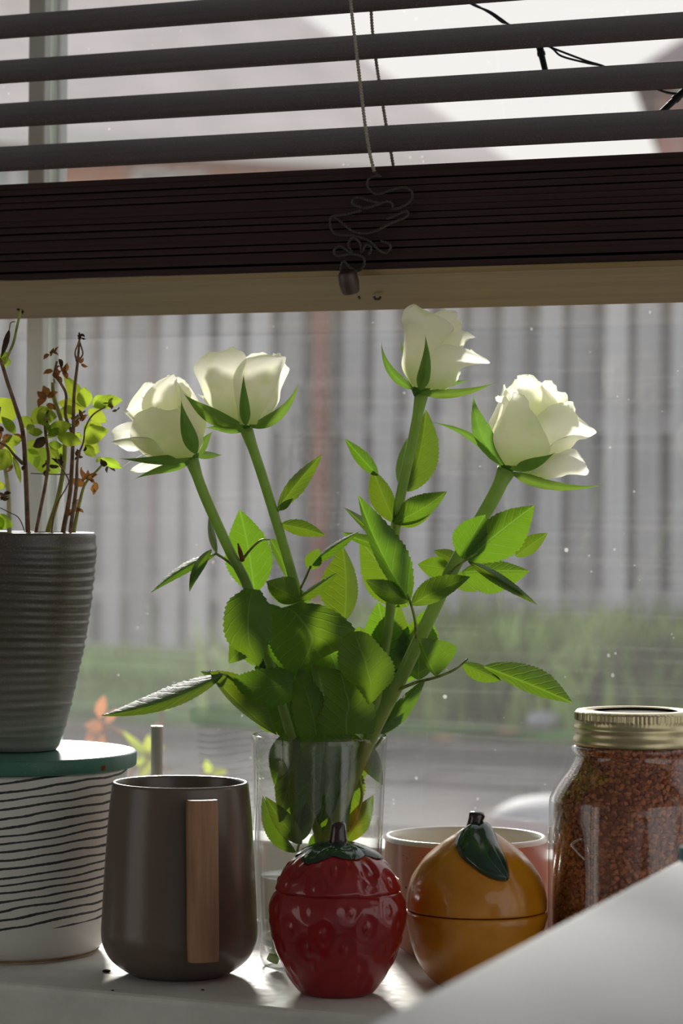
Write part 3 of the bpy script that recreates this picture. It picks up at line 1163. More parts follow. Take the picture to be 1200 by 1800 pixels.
S = M['sepal']
PT = M['petal']


def flap(par, org, b, t, wl, wr, bend=0, belly=0.62, wave=0.003, bow=0.0, acum=-0.35, sl=0.004, sr=0.004):
    return leaf(par, b, t, wl, wr, bend, PT, 'petal', 0.03, org, belly, sl, sr, bow, 30, 7, wave, acum)


def petal(par, org, tf, rows, d, bulge=0.45, ruff=3.0, curl=0.0, seed=0):
    return sheet(par, org, tf, rows, d, bulge, PT, 'petal', 0, ruff, 18, 5, 0, curl, seed)


petal(r1, o1, T4, [(310, 650, 450, 640), (210, 612, 492, 565), (148, 560, 478, 490), (140, 500, 432, 435), (165, 440, 392, 405), (200, 402, 335, 402), (245, 386, 290, 392)], 1.640, 0.5, 4, 0.0, 1)
petal(r1, o1, T4, [(280, 560, 440, 560), (222, 450, 415, 450), (200, 375, 395, 370), (215, 320, 376, 320), (270, 265, 370, 265), (318, 236, 368, 232), (352, 220, 366, 220)], 1.648, 0.5, 4, 0.0, 2)
petal(r1, o1, T4, [(360, 430, 440, 430), (352, 340, 442, 330), (356, 280, 436, 285), (362, 246, 420, 258), (374, 234, 396, 240)], 1.652, 0.4, 3, 0.0, 3)
petal(r1, o1, T4, [(220, 470, 300, 440), (135, 412, 260, 370), (126, 390, 250, 330), (160, 330, 256, 300), (205, 272, 268, 274), (225, 262, 250, 264)], 1.657, 0.4, 3, 0.0, 4)
petal(r1, o1, T4, [(420, 640, 482, 618), (415, 560, 508, 545), (400, 460, 484, 480), (388, 400, 440, 420), (384, 380, 402, 388)], 1.646, 0.5, 3, 0.0, 5)
flap(r1, o1, (282, 752, 1.665), (196, 758, 1.655), 34, 18, 8)
flap(r1, o1, (316, 806, 1.66), (228, 828, 1.65), 12, 8, -6)
leaf(r1, (345, 798, 1.626), (318, 703, 1.618), 13, 14, 8, S, 'sepal', 0, o1, 0.30, 0.002, 0.002, -0.004, acum=1.3)
leaf(r1, (332, 806, 1.645), (208, 806, 1.628), 9, 9, 6, S, 'sepal', 0.03, o1, 0.25, 0.002, 0.003, -0.008, acum=1.3)
leaf(r1, (334, 812, 1.65), (236, 842, 1.64), 11, 6, -8, S, 'sepal', 0, o1, 0.3, 0.003, 0.003, acum=1.3)
leaf(r1, (345, 805, 1.66), (374, 758, 1.67), 11, 9, 5, S, 'sepal', 0, o1, 0.4, 0.003, 0.003, acum=1.3)
leaf(r1, (340, 800, 1.665), (392, 800, 1.69), 7, 7, 0, S, 'sepal', 0, o1, 0.4, 0.003, 0.003, acum=1.3)

# --- rose 2
r2, o2 = rose('white rose second from the left, upright goblet-shaped bloom beside the leftmost one',
              [(432, 752, 1.665), (458, 828, 1.665), (485, 915, 1.668), (512, 1005, 1.67), (545, 1130, 1.672), (575, 1290, 1.675), (590, 1450, 1.68), (588, 1600, 1.68), (575, 1690, 1.68)], 9, 8)
bloom(r2, o2, (431, 744, 1.665), -3, -3, [
    (90, 85, 112, 46, 40, 0, 0, 0.3), (-80, 85, 106, 40, 34, 0, 0, 1.1), (180, 80, 114, 48, 46, 2, 0, 2.1), (0, 80, 110, 48, 46, 2, 0, 0.9),
    (70, 70, 128, 62, 66, 4, 0.02, 3.0), (140, 62, 130, 64, 70, 4, 0.0, 2.0), (15, 60, 128, 64, 70, 4, 0.02, 4.4),
    (-138, 62, 140, 66, 72, 8, 0.03, 0.2), (-52, 60, 132, 66, 72, 2, 0.05, 5.0), (175, 40, 62, 66, 76, 10, 0.0, 2.4)], 1.665)
petal(r2, o2, T4, [(650, 470, 740, 480), (575, 425, 720, 430), (515, 340, 700, 345), (482, 265, 690, 262), (463, 205, 694, 205), (478, 160, 710, 165), (500, 126, 722, 140), (540, 112, 706, 112), (610, 108, 684, 96), (648, 82, 662, 84)], 1.652, 0.5, 3.5, 0, 6)
petal(r2, o2, T4, [(690, 475, 775, 475), (676, 400, 806, 415), (664, 330, 850, 335), (656, 262, 880, 262), (668, 205, 900, 205), (694, 168, 916, 170), (728, 142, 922, 146), (775, 130, 915, 132), (820, 124, 880, 130)], 1.647, 0.5, 3.5, 0, 7)
petal(r2, o2, T4, [(740, 490, 800, 492), (800, 410, 876, 380), (836, 320, 896, 300), (868, 250, 934, 215), (880, 200, 930, 185), (892, 172, 916, 168)], 1.657, 0.4, 3, 0, 8)
leaf(r2, (432, 748, 1.632), (428, 656, 1.622), 9, 10, 3, S, 'sepal', 0, o2, 0.25, 0.003, 0.003, -0.006, acum=1.3)
leaf(r2, (440, 750, 1.655), (526, 669, 1.648), 9, 12, -34, S, 'sepal', 0, o2, 0.28, 0.002, 0.002, -0.006, acum=1.3)
leaf(r2, (428, 748, 1.65), (322, 692, 1.640), 18, 10, 14, S, 'sepal', 0.02, o2, 0.45, 0.003, 0.003, -0.004, acum=1.3)
leaf(r2, (430, 756, 1.655), (360, 752, 1.645), 9, 9, -3, S, 'sepal', 0, o2, 0.35, 0.003, 0.003, acum=1.3)
leaf(r2, (440, 745, 1.68), (476, 700, 1.69), 8, 8, 0, S, 'sepal', 0, o2, 0.35, 0.003, 0.003, acum=1.3)

# --- rose 3
r3, o3 = rose('tall white rose just below the blind toggle, highest bloom of the four',
              [(741, 690, 1.645), (726, 770, 1.648), (706, 860, 1.652), (694, 935, 1.658), (690, 1010, 1.668), (680, 1120, 1.68), (650, 1280, 1.69), (612, 1400, 1.69), (560, 1560, 1.688), (522, 1690, 1.688)], 9.5, 8)
bloom(r3, o3, (738, 682, 1.645), 10, -3, [
    (90, 85, 126, 36, 34, 0, 0, 0.3), (-80, 85, 122, 32, 28, 0, 0, 1.1), (180, 80, 132, 34, 34, 0, 0, 2.1), (0, 80, 128, 36, 38, 4, 0, 0.9),
    (60, 66, 138, 44, 46, 8, 0.0, 3.0), (20, 52, 122, 46, 48, 26, 0.02, 4.4), (130, 66, 140, 44, 46, 5, 0.0, 2.0),
    (-128, 72, 150, 46, 46, 10, 0.02, 0.2), (-48, 52, 92, 52, 50, 12, 0.0, 5.0), (-14, 44, 88, 50, 54, 42, 0.06, 1.7)], 1.645)
petal(r3, o3, T5, [(300, 385, 390, 392), (262, 320, 400, 330), (253, 270, 410, 265), (262, 220, 432, 205), (272, 170, 462, 165), (263, 130, 474, 138), (248, 96, 458, 110), (260, 64, 420, 86), (284, 46, 352, 62), (302, 34, 316, 38)], 1.631, 0.5, 3.5, 0, 9)
petal(r3, o3, T5, [(400, 220, 492, 200), (402, 150, 506, 140), (396, 100, 502, 112), (394, 74, 492, 84), (430, 58, 474, 62)], 1.638, 0.5, 3.5, 0, 10)
petal(r3, o3, T5, [(400, 250, 500, 250), (420, 205, 510, 215), (450, 170, 530, 185), (500, 146, 566, 176), (530, 150, 560, 170)], 1.630, 0.3, 3, 0, 11)
petal(r3, o3, T5, [(380, 392, 432, 396), (368, 345, 478, 366), (370, 290, 492, 325), (384, 245, 520, 300), (402, 216, 572, 288), (440, 206, 626, 282), (480, 210, 606, 264), (505, 212, 560, 236)], 1.624, 0.4, 4, -0.25, 12)
petal(r3, o3, T5, [(410, 396, 440, 396), (432, 372, 488, 356), (455, 350, 502, 326), (480, 330, 500, 318)], 1.634, 0.4, 2, 0, 13)
leaf(r3, (738, 686, 1.618), (747, 588, 1.610), 12, 11, -12, S, 'sepal', 0.04, o3, 0.22, 0.003, 0.003, -0.005, acum=1.3)
leaf(r3, (728, 684, 1.642), (670, 600, 1.635), 8, 9, 32, S, 'sepal', 0, o3, 0.3, 0.003, 0.003, -0.004, acum=1.3)
leaf(r3, (738, 690, 1.64), (874, 671, 1.628), 9, 8, -20, S, 'sepal', 0.04, o3, 0.3, 0.002, 0.002, -0.004, acum=1.3)
leaf(r3, (728, 684, 1.66), (703, 595, 1.67), 7, 7, 3, S, 'sepal', 0, o3, 0.3, 0.003, 0.003, acum=1.3)
leaf(r3, (750, 686, 1.66), (826, 668, 1.675), 7, 7, 3, S, 'sepal', 0, o3, 0.3, 0.003, 0.003, acum=1.3)

# --- rose 4
r4, o4 = rose('white rose on the right, most open bloom with ragged curling sepals',
              [(890, 826, 1.622), (868, 872, 1.622), (836, 928, 1.625), (795, 1000, 1.63), (762, 1070, 1.635), (703, 1195, 1.645), (655, 1290, 1.652), (598, 1420, 1.658), (532, 1570, 1.665), (478, 1690, 1.668)], 13, 11)
bloom(r4, o4, (893, 816, 1.622), 24, -4, [
    (90, 85, 150, 42, 36, 0, 0, 0.3), (-80, 85, 158, 38, 30, 0, 0.02, 1.1), (180, 80, 150, 42, 38, 2, 0, 2.1), (0, 80, 150, 44, 40, 2, 0, 0.9),
    (-40, 62, 168, 54, 46, 2, 0.03, 3.6), (60, 66, 164, 60, 58, 8, 0.0, 3.0), (130, 62, 160, 60, 56, 5, 0.0, 2.0),
    (165, 50, 128, 66, 60, 6, 0.03, 0.7), (-118, 58, 146, 72, 58, 0, 0.06, 0.2), (-38, 52, 128, 78, 76, 10, 0.0, 5.0),
    (-5, 46, 124, 78, 80, 30, 0.03, 1.7), (-8, 42, 84, 76, 84, 40, 0.0, 2.9), (-55, 30, 60, 66, 72, 24, 0.0, 0.5)], 1.622)
petal(r4, o4, T5, [(690, 715, 800, 720), (648, 645, 878, 665), (641, 590, 868, 605), (660, 535, 846, 555), (688, 482, 824, 512), (714, 440, 798, 474), (722, 412, 786, 436), (736, 408, 772, 420)], 1.601, 0.55, 3, 0, 14)
petal(r4, o4, T5, [(760, 560, 880, 540), (752, 460, 912, 460), (742, 400, 880, 410), (738, 360, 846, 376), (742, 336, 830, 358), (780, 332, 806, 334)], 1.610, 0.5, 4, 0, 15)
petal(r4, o4, T5, [(830, 540, 930, 480), (842, 460, 926, 430), (832, 392, 914, 400), (846, 366, 898, 376), (866, 356, 884, 358)], 1.613, 0.4, 4, 0, 16)
petal(r4, o4, T5, [(790, 745, 890, 700), (840, 670, 965, 645), (836, 590, 1000, 612), (822, 515, 1030, 600), (868, 476, 1078, 578), (912, 452, 1064, 562), (950, 448, 1010, 530)], 1.606, 0.45, 4, -0.2, 17)
petal(r4, o4, T5, [(900, 500, 985, 540), (930, 455, 992, 515), (950, 446, 984, 480), (970, 444, 980, 452)], 1.609, 0.4, 4, 0, 27)
petal(r4, o4, T5, [(785, 748, 845, 768), (860, 705, 900, 768), (930, 655, 962, 756), (985, 648, 1034, 752), (1018, 690, 1044, 738)], 1.603, 0.4, 5, -0.3, 18)
petal(r4, o4, T5, [(650, 600, 690, 620), (662, 520, 710, 540), (684, 462, 720, 480), (652, 440, 712, 450), (650, 422, 694, 424)], 1.612, 0.3, 3, 0, 19)
leaf(r4, (884, 818, 1.605), (832, 694, 1.602), 14, 20, 28, S, 'sepal', 0.10, o4, 0.45, 0.004, 0.003, -0.004, acum=1.3, teeth=5)
leaf(r4, (880, 822, 1.612), (757, 742, 1.60), 6, 7, -32, S, 'sepal', 0.12, o4, 0.4, 0.002, 0.002, 0, acum=1.3, teeth=5)
leaf(r4, (896, 824, 1.602), (975, 796, 1.59), 10, 11, -9, S, 'sepal', 0.02, o4, 0.42, 0.002, 0.002, -0.005, acum=1.3)
leaf(r4, (898, 830, 1.61), (1062, 852, 1.60), 10, 9, -28, S, 'sepal', 0.06, o4, 0.25, 0.002, 0.002, -0.002, acum=1.3, teeth=5, label='sepal with a brown withered tip')
leaf(r4, (908, 832, 1.63), (986, 838, 1.645), 7, 7, -3, S, 'sepal', 0.06, o4, 0.4, 0.003, 0.003, acum=1.3)
leaf(r4, (886, 818, 1.625), (868, 728, 1.635), 12, 10, 2, S, 'sepal', 0.08, o4, 0.5, 0.003, 0.003, acum=1.3, teeth=5)

# --- leaves of rose 1
leaf(r1, (447, 1042, 1.70), (421, 896, 1.69), 44, 40, -6, GL, org=o1)
stalk(r1, [(425, 1012, 1.665), (402, 988, 1.665), (378, 972, 1.66)], 2.4, o1)
leaf(r1, (380, 974, 1.66), (265, 1042, 1.63), 9, 10, -12, GL, org=o1, bow=0.004)
leaf(r1, (372, 966, 1.655), (333, 1040, 1.635), 10, 9, -13, GL, org=o1)
leaf(r1, (381, 973, 1.662), (367, 906, 1.70), 7, 6, 3, GL, org=o1)
stalk(r1, [(425, 985, 1.665), (440, 966, 1.655), (458, 950, 1.65), (474, 948, 1.66)], [3, 2.2, 2, 1.6], o1)
leaf(r1, (474, 947, 1.69), (506, 1022, 1.72), 18, 9, 8, GL, org=o1)
stalk(r1, [(426, 985, 1.66), (422, 970, 1.655), (418, 955, 1.652)], [4, 4, 1], o1, M['dry'], 'bud')
sheet(r1, o1, T6, [(272, 290, 362, 300), (175, 360, 420, 395), (145, 450, 432, 480), (146, 560, 432, 560), (190, 640, 410, 632), (270, 690, 388, 684), (320, 732, 370, 730), (346, 756, 352, 756)], 1.615, 0.35, serr=4.5, sub=9)
leaf(r1, (446, 1108, 1.70), (402, 1166, 1.72), 22, 24, 2, GL, org=o1)
leaf(r1, (470, 1120, 1.69), (468, 1188, 1.70), 22, 22, 0, GL, org=o1)
stalk(r1, [(470, 1180, 1.675), (430, 1194, 1.65), (396, 1186, 1.63), (385, 1183, 1.62)], [2.6, 2.2, 2.0, 1.6], o1)
leaf(r1, (392, 1186, 1.625), (178, 1258, 1.56), 14, 24, 26, GL, org=o1, bow=-0.006, label='long drooping leaf reaching left over the mug')
leaf(r1, (400, 1190, 1.63), (352, 1180, 1.66), 8, 10, 4, GL, org=o1)
leaf(r1, (370, 1182, 1.625), (486, 1292, 1.65), 42, 9, -10, GL, org=o1, sl=0.006)
sheet(r1, o1, T6, [(566, 800, 560, 900), (500, 770, 550, 962), (420, 765, 450, 996), (330, 780, 350, 985), (260, 800, 260, 930), (204, 826, 204, 856)], 1.628, 0.3, serr=4.5, sub=9)
# --- leaves of rose 2
stalk(r2, [(492, 925, 1.668), (488, 905, 1.668), (490, 890, 1.665)], 2.0, o2)
leaf(r2, (488, 895, 1.665), (566, 799, 1.655), 14, 17, 4, GL, org=o2, wave=0.003, teeth=9)
leaf(r2, (488, 897, 1.66), (515, 876, 1.655), 5, 8, 2, GL, org=o2)
stalk(r2, [(488, 926, 1.668), (496, 922, 1.668)], 1.8, o2)
leaf(r2, (493, 922, 1.668), (572, 942, 1.66), 15, 13, 4, GL, org=o2, teeth=9)
stalk(r2, [(520, 1050, 1.665), (536, 1018, 1.66), (546, 994, 1.655)], 2.0, o2)
leaf(r2, (542, 1000, 1.655), (560, 964, 1.65), 14, 16, 0, GL, org=o2, teeth=8)
leaf(r2, (548, 992, 1.655), (632, 934, 1.625), 6, 13, 7, GL, org=o2, sr=0.012)
leaf(r2, (606, 1090, 1.69), (602, 960, 1.70), 48, 21, -8, GL, org=o2)
leaf(r2, (527, 1054, 1.65), (468, 1022, 1.64), 20, 30, 3, GL, org=o2)
leaf(r2, (522, 1056, 1.652), (593, 1006, 1.63), 7, 12, -2, GL, org=o2)
leaf(r2, (470, 1030, 1.675), (548, 1056, 1.66), 16, 24, 4, GL, org=o2)
sheet(r2, o2, T6, [(430, 425, 600, 375), (408, 475, 735, 392), (400, 540, 852, 455), (412, 610, 930, 545), (440, 680, 880, 630), (490, 745, 770, 690), (540, 800, 660, 745), (575, 815, 600, 800)], 1.632, 0.3, serr=4.5, sub=9)
leaf(r2, (470, 1062, 1.64), (520, 1196, 1.65), 40, 34, 0, GL, org=o2)
leaf(r2, (560, 1090, 1.66), (600, 1200, 1.665), 50, 40, 0, GL, org=o2)
sheet(r2, o2, T6, [(590, 1170, 805, 1170), (560, 1050, 785, 1025), (550, 950, 742, 932), (560, 870, 682, 850), (594, 772, 622, 780)], 1.63, 0.3, serr=4.5, sub=9)
sheet(r2, o2, T6, [(600, 1150, 900, 1180), (606, 1270, 872, 1300), (640, 1370, 810, 1400), (700, 1445, 740, 1465)], 1.645, 0.25, serr=4.5, sub=9)
leaf(r2, (510, 1190, 1.68), (505, 1310, 1.685), 30, 42, 0, GL, org=o2)
leaf(r2, (540, 1180, 1.69), (600, 1310, 1.69), 40, 44, 0, GL, org=o2)
# --- leaves of rose 3
leaf(r3, (716, 864, 1.665), (748, 720, 1.68), 20, 34, -14, GL, org=o3)
leaf(r3, (708, 862, 1.67), (716, 770, 1.70), 14, 12, 4, GL, org=o3)
stalk(r3, [(694, 932, 1.656), (692, 918, 1.652)], 2.2, o3)
leaf(r3, (693, 918, 1.652), (655, 826, 1.645), 24, 18, 2, GL, org=o3, acum=0.0, belly=0.5)
leaf(r3, (664, 836, 1.645), (606, 771, 1.635), 12, 14, 2, GL, org=o3, acum=0.3)
leaf(r3, (692, 920, 1.65), (785, 864, 1.635), 28, 17, -8, GL, org=o3, wave=0.002)
leaf(r3, (694, 918, 1.655), (760, 900, 1.65), 6, 14, -6, GL, org=o3)
leaf(r3, (716, 1066, 1.69), (632, 950, 1.68), 44, 36, -6, GL, org=o3)
leaf(r3, (676, 962, 1.672), (600, 936, 1.66), 8, 12, 3, GL, org=o3)
leaf(r3, (678, 964, 1.675), (604, 892, 1.665), 6, 12, -4, GL, org=o3, sr=0.012)
leaf(r3, (690, 1180, 1.70), (664, 1058, 1.70), 42, 40, 0, GL, org=o3)
leaf(r3, (668, 1180, 1.69), (700, 1062, 1.69), 32, 40, 0, GL, org=o3)
leaf(r3, (735, 1195, 1.70), (750, 1070, 1.70), 40, 34, 4, GL, org=o3)
leaf(r3, (664, 1290, 1.675), (748, 1192, 1.70), 12, 20, 0, GL, org=o3)
leaf(r3, (668, 1290, 1.68), (706, 1240, 1.70), 14, 14, 0, GL, org=o3)
# --- leaves of rose 4
stalk(r4, [(732, 1130, 1.64), (729, 1090, 1.625), (722, 1062, 1.615), (716, 1046, 1.61)], [2.8, 2.4, 2.2, 1.8], o4)
leaf(r4, (719, 1056, 1.612), (629, 870, 1.60), 14, 42, 14, GL, org=o4, belly=0.4, teeth=18)
leaf(r4, (717, 1058, 1.615), (642, 1019, 1.60), 16, 22, 4, GL, org=o4)
leaf(r4, (723, 1063, 1.61), (826, 1014, 1.595), 26, 17, 4, GL, org=o4)
stalk(r4, [(786, 1014, 1.63), (802, 996, 1.618), (822, 982, 1.61), (838, 972, 1.608)], [3, 2.6, 2.2, 1.6], o4)
leaf(r4, (813, 982, 1.612), (853, 905, 1.60), 34, 26, 4, GL, org=o4)
leaf(r4, (820, 984, 1.61), (939, 889, 1.595), 30, 46, 4, GL, org=o4, belly=0.5, teeth=18)
leaf(r4, (906, 978, 1.63), (962, 937, 1.63), 18, 14, 0, GL, org=o4)
leaf(r4, (812, 1006, 1.622), (930, 1004, 1.62), 20, 40, 2, GL, org=o4)
leaf(r4, (822, 986, 1.61), (944, 1063, 1.595), 10, 11, 4, GL, org=o4)
leaf(r4, (792, 1002, 1.64), (734, 992, 1.645), 20, 20, 0, GL, org=o4)
leaf(r4, (806, 988, 1.645), (762, 968, 1.66), 10, 14, 0, GL, org=o4)
leaf(r4, (800, 1010, 1.65), (838, 1040, 1.67), 22, 16, 0, GL, org=o4)
stalk(r4, [(696, 1214, 1.645), (730, 1200, 1.635), (768, 1190, 1.62), (800, 1176, 1.61), (822, 1158, 1.605)], [3.4, 3, 2.6, 2.2, 1.6], o4)
leaf(r4, (766, 1189, 1.618), (735, 1122, 1.61), 6, 56, 4, GL, org=o4, acum=0, sr=0.008)
leaf(r4, (812, 1166, 1.607), (880, 1196, 1.60), 12, 18, 0, GL, org=o4, acum=0.0, belly=0.45)
leaf(r4, (850, 1172, 1.60), (1006, 1236, 1.585), 33, 14, 3, GL, org=o4, belly=0.55, sl=0.012, label='long pale leaf reaching right towards the jar')
sheet(r4, o4, T6, [(1010, 985, 1050, 960), (955, 905, 1095, 905), (895, 850, 1152, 850), (840, 785, 1168, 790), (825, 720, 1150, 720), (830, 650, 1082, 640), (852, 590, 1022, 572), (900, 550, 962, 546)], 1.608, 0.35, serr=4.5, sub=9)
sheet(r4, o4, T6, [(720, 1170, 1040, 1160), (700, 1080, 1052, 1070), (740, 1000, 1042, 980), (740, 900, 992, 885), (716, 810, 968, 805), (690, 750, 860, 785)], 1.625, 0.3, serr=4.5, sub=9)
# --- inner foliage, nearer the window, layers added to shade the middle of the bunch
for par, og, b, t, wl, wr in (
    (r1, o1, (470, 1150, 1.72), (440, 1060, 1.72), 40, 36), (r2, o2, (560, 1160, 1.715), (520, 1070, 1.72), 48, 44), (r2, o2, (560, 1180, 1.73), (580, 1080, 1.73), 46, 48), (r3, o3, (670, 1220, 1.72), (640, 1110, 1.725), 44, 46),
    (r1, o1, (490, 1260, 1.71), (450, 1190, 1.715), 34, 30), (r1, o1, (520, 1300, 1.71), (500, 1190, 1.72), 40, 40), (r2, o2, (580, 1310, 1.71), (560, 1190, 1.72), 48, 48), (r3, o3, (640, 1310, 1.71), (620, 1200, 1.72), 44, 44),
    (r3, o3, (710, 1200, 1.72), (730, 1100, 1.72), 34, 36), (r2, o2, (540, 1250, 1.70), (600, 1150, 1.70), 44, 50), (r1, o1, (500, 1240, 1.695), (470, 1130, 1.70), 40, 40), (r2, o2, (545, 1120, 1.70), (490, 1075, 1.705), 34, 34),
    (r4, o4, (620, 1240, 1.70), (600, 1130, 1.705), 44, 44), (r1, o1, (450, 1170, 1.735), (440, 1050, 1.74), 34, 34), (r2, o2, (530, 1190, 1.74), (500, 1070, 1.745), 50, 46),
    (r2, o2, (600, 1200, 1.74), (560, 1090, 1.745), 46, 44), (r3, o3, (650, 1200, 1.74), (630, 1100, 1.745), 40, 36), (r1, o1, (500, 1290, 1.725), (470, 1200, 1.73), 40, 40), (r2, o2, (570, 1300, 1.73), (540, 1190, 1.74), 48, 48),
    (r3, o3, (640, 1300, 1.73), (610, 1190, 1.735), 46, 46), (r3, o3, (690, 1180, 1.73), (700, 1075, 1.735), 40, 44), (r4, o4, (720, 1190, 1.72), (690, 1090, 1.725), 44, 36), (r4, o4, (735, 1180, 1.69), (745, 1080, 1.69), 42, 36), (r4, o4, (660, 1260, 1.70), (680, 1150, 1.71), 30, 34)):
    leaf(par, b, t, wl, wr, 4, GL, org=og)
for par, og, b, t, wl, wr in (
    (r1, o1, (520, 1300, 1.70), (500, 1400, 1.698), 34, 32), (r2, o2, (580, 1300, 1.70), (540, 1440, 1.698), 44, 40), (r2, o2, (600, 1330, 1.695), (590, 1460, 1.695), 44, 40), (r3, o3, (620, 1290, 1.70), (600, 1400, 1.70), 40, 34),
    (r1, o1, (550, 1360, 1.69), (500, 1480, 1.69), 32, 34), (r4, o4, (600, 1300, 1.65), (520, 1400, 1.648), 34, 40), (r3, o3, (600, 1380, 1.69), (555, 1490, 1.69), 30, 32), (r2, o2, (500, 1290, 1.66), (482, 1380, 1.66), 20, 22)):
    leaf(par, b, t, wl, wr, 4, GL, org=og)
# --- foliage pressed inside the vase
leaf(r1, (535, 1290, 1.665), (490, 1440, 1.66), 26, 30, 0, GL, org=o1)
leaf(r2, (600, 1280, 1.66), (560, 1450, 1.65), 40, 44, 6, GL, org=o2)
leaf(r2, (545, 1300, 1.67), (520, 1470, 1.67), 30, 30, 4, GL, org=o2)
leaf(r2, (568, 1330, 1.665), (610, 1450, 1.66), 30, 34, 0, GL, org=o2)
leaf(r1, (530, 1484, 1.66), (466, 1400, 1.65), 16, 20, 6, GL, org=o1)
leaf(r1, (520, 1498, 1.665), (462, 1398, 1.67), 22, 6, 16, GL, org=o1)
leaf(r1, (528, 1478, 1.67), (540, 1410, 1.67), 18, 16, 0, GL, org=o1)
stalk(r1, [(522, 1545, 1.67), (522, 1500, 1.668), (528, 1476, 1.666)], 2.2, o1)
leaf(r3, (610, 1480, 1.68), (656, 1398, 1.675), 20, 20, 0, GL, org=o3)
leaf(r3, (545, 1500, 1.685), (575, 1450, 1.68), 14, 16, 0, GL, org=o3)
leaf(r4, (628, 1300, 1.66), (672, 1380, 1.67), 18, 20, 4, GL, org=o4)
stalk(r4, [(672, 1296, 1.655), (660, 1312, 1.655), (642, 1330, 1.655), (632, 1362, 1.655), (636, 1400, 1.658), (624, 1440, 1.66), (612, 1460, 1.665)], 2.6, o4)

# ------------------------------------------------------------------ vase and water
VC = plan(564, 1.675, 0)
kv = 1.675 / FPX
vase = thing('glass_vase', 'clear glass cylinder vase holding the roses behind the strawberry jar', 'vase', VC)
H = 0.273 - (1291 - 884.7) / FPX * 1.675
rr_, rb_ = 119.5 * kv, 101 * kv
tk = 0.0016
pr = [(0.0001, 0.0005), (rb_ - 0.006, 0.0), (rb_ - 0.001, 0.002), (rb_ + 0.0003, 0.007)]
pr += [(rb_ + (rr_ - rb_) * t ** 0.8, 0.007 + (H - 0.007) * t) for t in (0.1, 0.25, 0.4, 0.55, 0.7, 0.85, 0.96)]
pr += [(rr_, H - 0.0012), (rr_ - 0.0004, H - 0.0001), (rr_ - tk * 0.5, H), (rr_ - tk + 0.0003, H - 0.0003), (rr_ - tk, H - 0.0016)]
pr += [(rb_ + (rr_ - rb_) * t ** 0.8 - tk, 0.007 + (H - 0.007) * t) for t in (0.96, 0.85, 0.7, 0.55, 0.4, 0.25, 0.1)]
pr += [(rb_ - 0.003, 0.010), (rb_ - 0.009, 0.0075), (0.0001, 0.007)]
MB().lathe(pr, 96).make('vase_wall', M['vase'], vase, True)
WL = 0.273 - (1540 - 884.7) / FPX * 1.675
wr_ = lambda z: rb_ + (rr_ - rb_) * max(0, (z - 0.007) / (H - 0.007)) ** 0.8 - tk - 0.0004
pw = [(0.0001, 0.0080), (rb_ - 0.010, 0.0082), (wr_(0.014), 0.014), (wr_(0.03), 0.03), (wr_(WL), WL + 0.0006), (wr_(WL) - 0.0015, WL), (0.0001, WL)]
wt = MB().lathe(pw, 72).make('water', M['water'], None, True, autosmooth=40)
wt.location = VC
tag(wt, 'clear water standing in the lower half of the glass vase', 'water', kind='stuff')

# ------------------------------------------------------------------ striped planter, green disc, grey pot with basil
PD = 1.728
kp = PD / FPX
PC = plan(15, PD, 0)
planter = thing('striped_planter', 'white ceramic planter with thin hand-drawn black stripes under the green disc', 'planter', PC)
DZ = 0.273 - (1318 - 880.6) / FPX * PD
hp = DZ - 0.0092
pr = smooth_prof([(0.0001, 0.0), (0.050, 0.0), (0.0555, 0.0015), (0.0605, 0.008), (0.0645, 0.020), (0.0675, 0.040), (0.0700, 0.065), (0.0720, 0.090), (0.0732, hp - 0.002)], 6)
pr += [(0.0728, hp - 0.0003), (0.0715, hp), (0.0700, hp - 0.0006), (0.0690, hp - 0.003), (0.067, 0.06), (0.060, 0.02), (0.045, 0.008), (0.0001, 0.008)]
MB().lathe(pr, 96).make('planter_body', M['striped'], planter, True)
MB().lathe([(0.0535, 0.0002), (0.0560, 0.0010), (0.0572, 0.0022), (0.0565, 0.0022), (0.053, 0.0006)], 96).make('foot_ring', simple('bare_tan_clay', (0.34, 0.22, 0.10), 0.9, 0.2, var=0.2), planter, True)

disc = thing('green_disc', 'round green painted wooden disc lying between striped planter and grey pot', 'disc', (PC.x, PC.y, hp))
rd = 228 * kp
MB().lathe([(0.0001, 0), (rd - 0.0012, 0), (rd - 0.0002, 0.0008), (rd, 0.0018), (rd, 0.0076), (rd - 0.0004, 0.0086), (rd - 0.0014, 0.0092), (0.0001, 0.0092)], 128).make('disc_board', M['disc'], disc, True, autosmooth=30)
# chip in the paint on the rim
cp = at(191, 1354, PD - 0.05)
ca = atan2(cp.y - PC.y, cp.x - PC.x)
chipm = MB()
pp = []
for q in range(7):
    a_ = ca + (0.026 * cos(q * 2 * pi / 7) * (1 + 0.3 * sin(q * 2.3)))
    z_ = 0.0030 + 0.0022 * sin(q * 2 * pi / 7) * (1 + 0.3 * cos(q * 1.7))
    pp.append(((rd + 0.00015) * cos(a_), (rd + 0.00015) * sin(a_), z_))
chipm.add(pp + [((rd - 0.001) * cos(ca), (rd - 0.001) * sin(ca), 0.003)], [tuple(range(7))] + [(i, (i + 1) % 7, 7) for i in range(7)])
co = chipm.make('paint_chip', M['chip'], disc)
co['label'] = 'reddish chip in the paint of the rim'

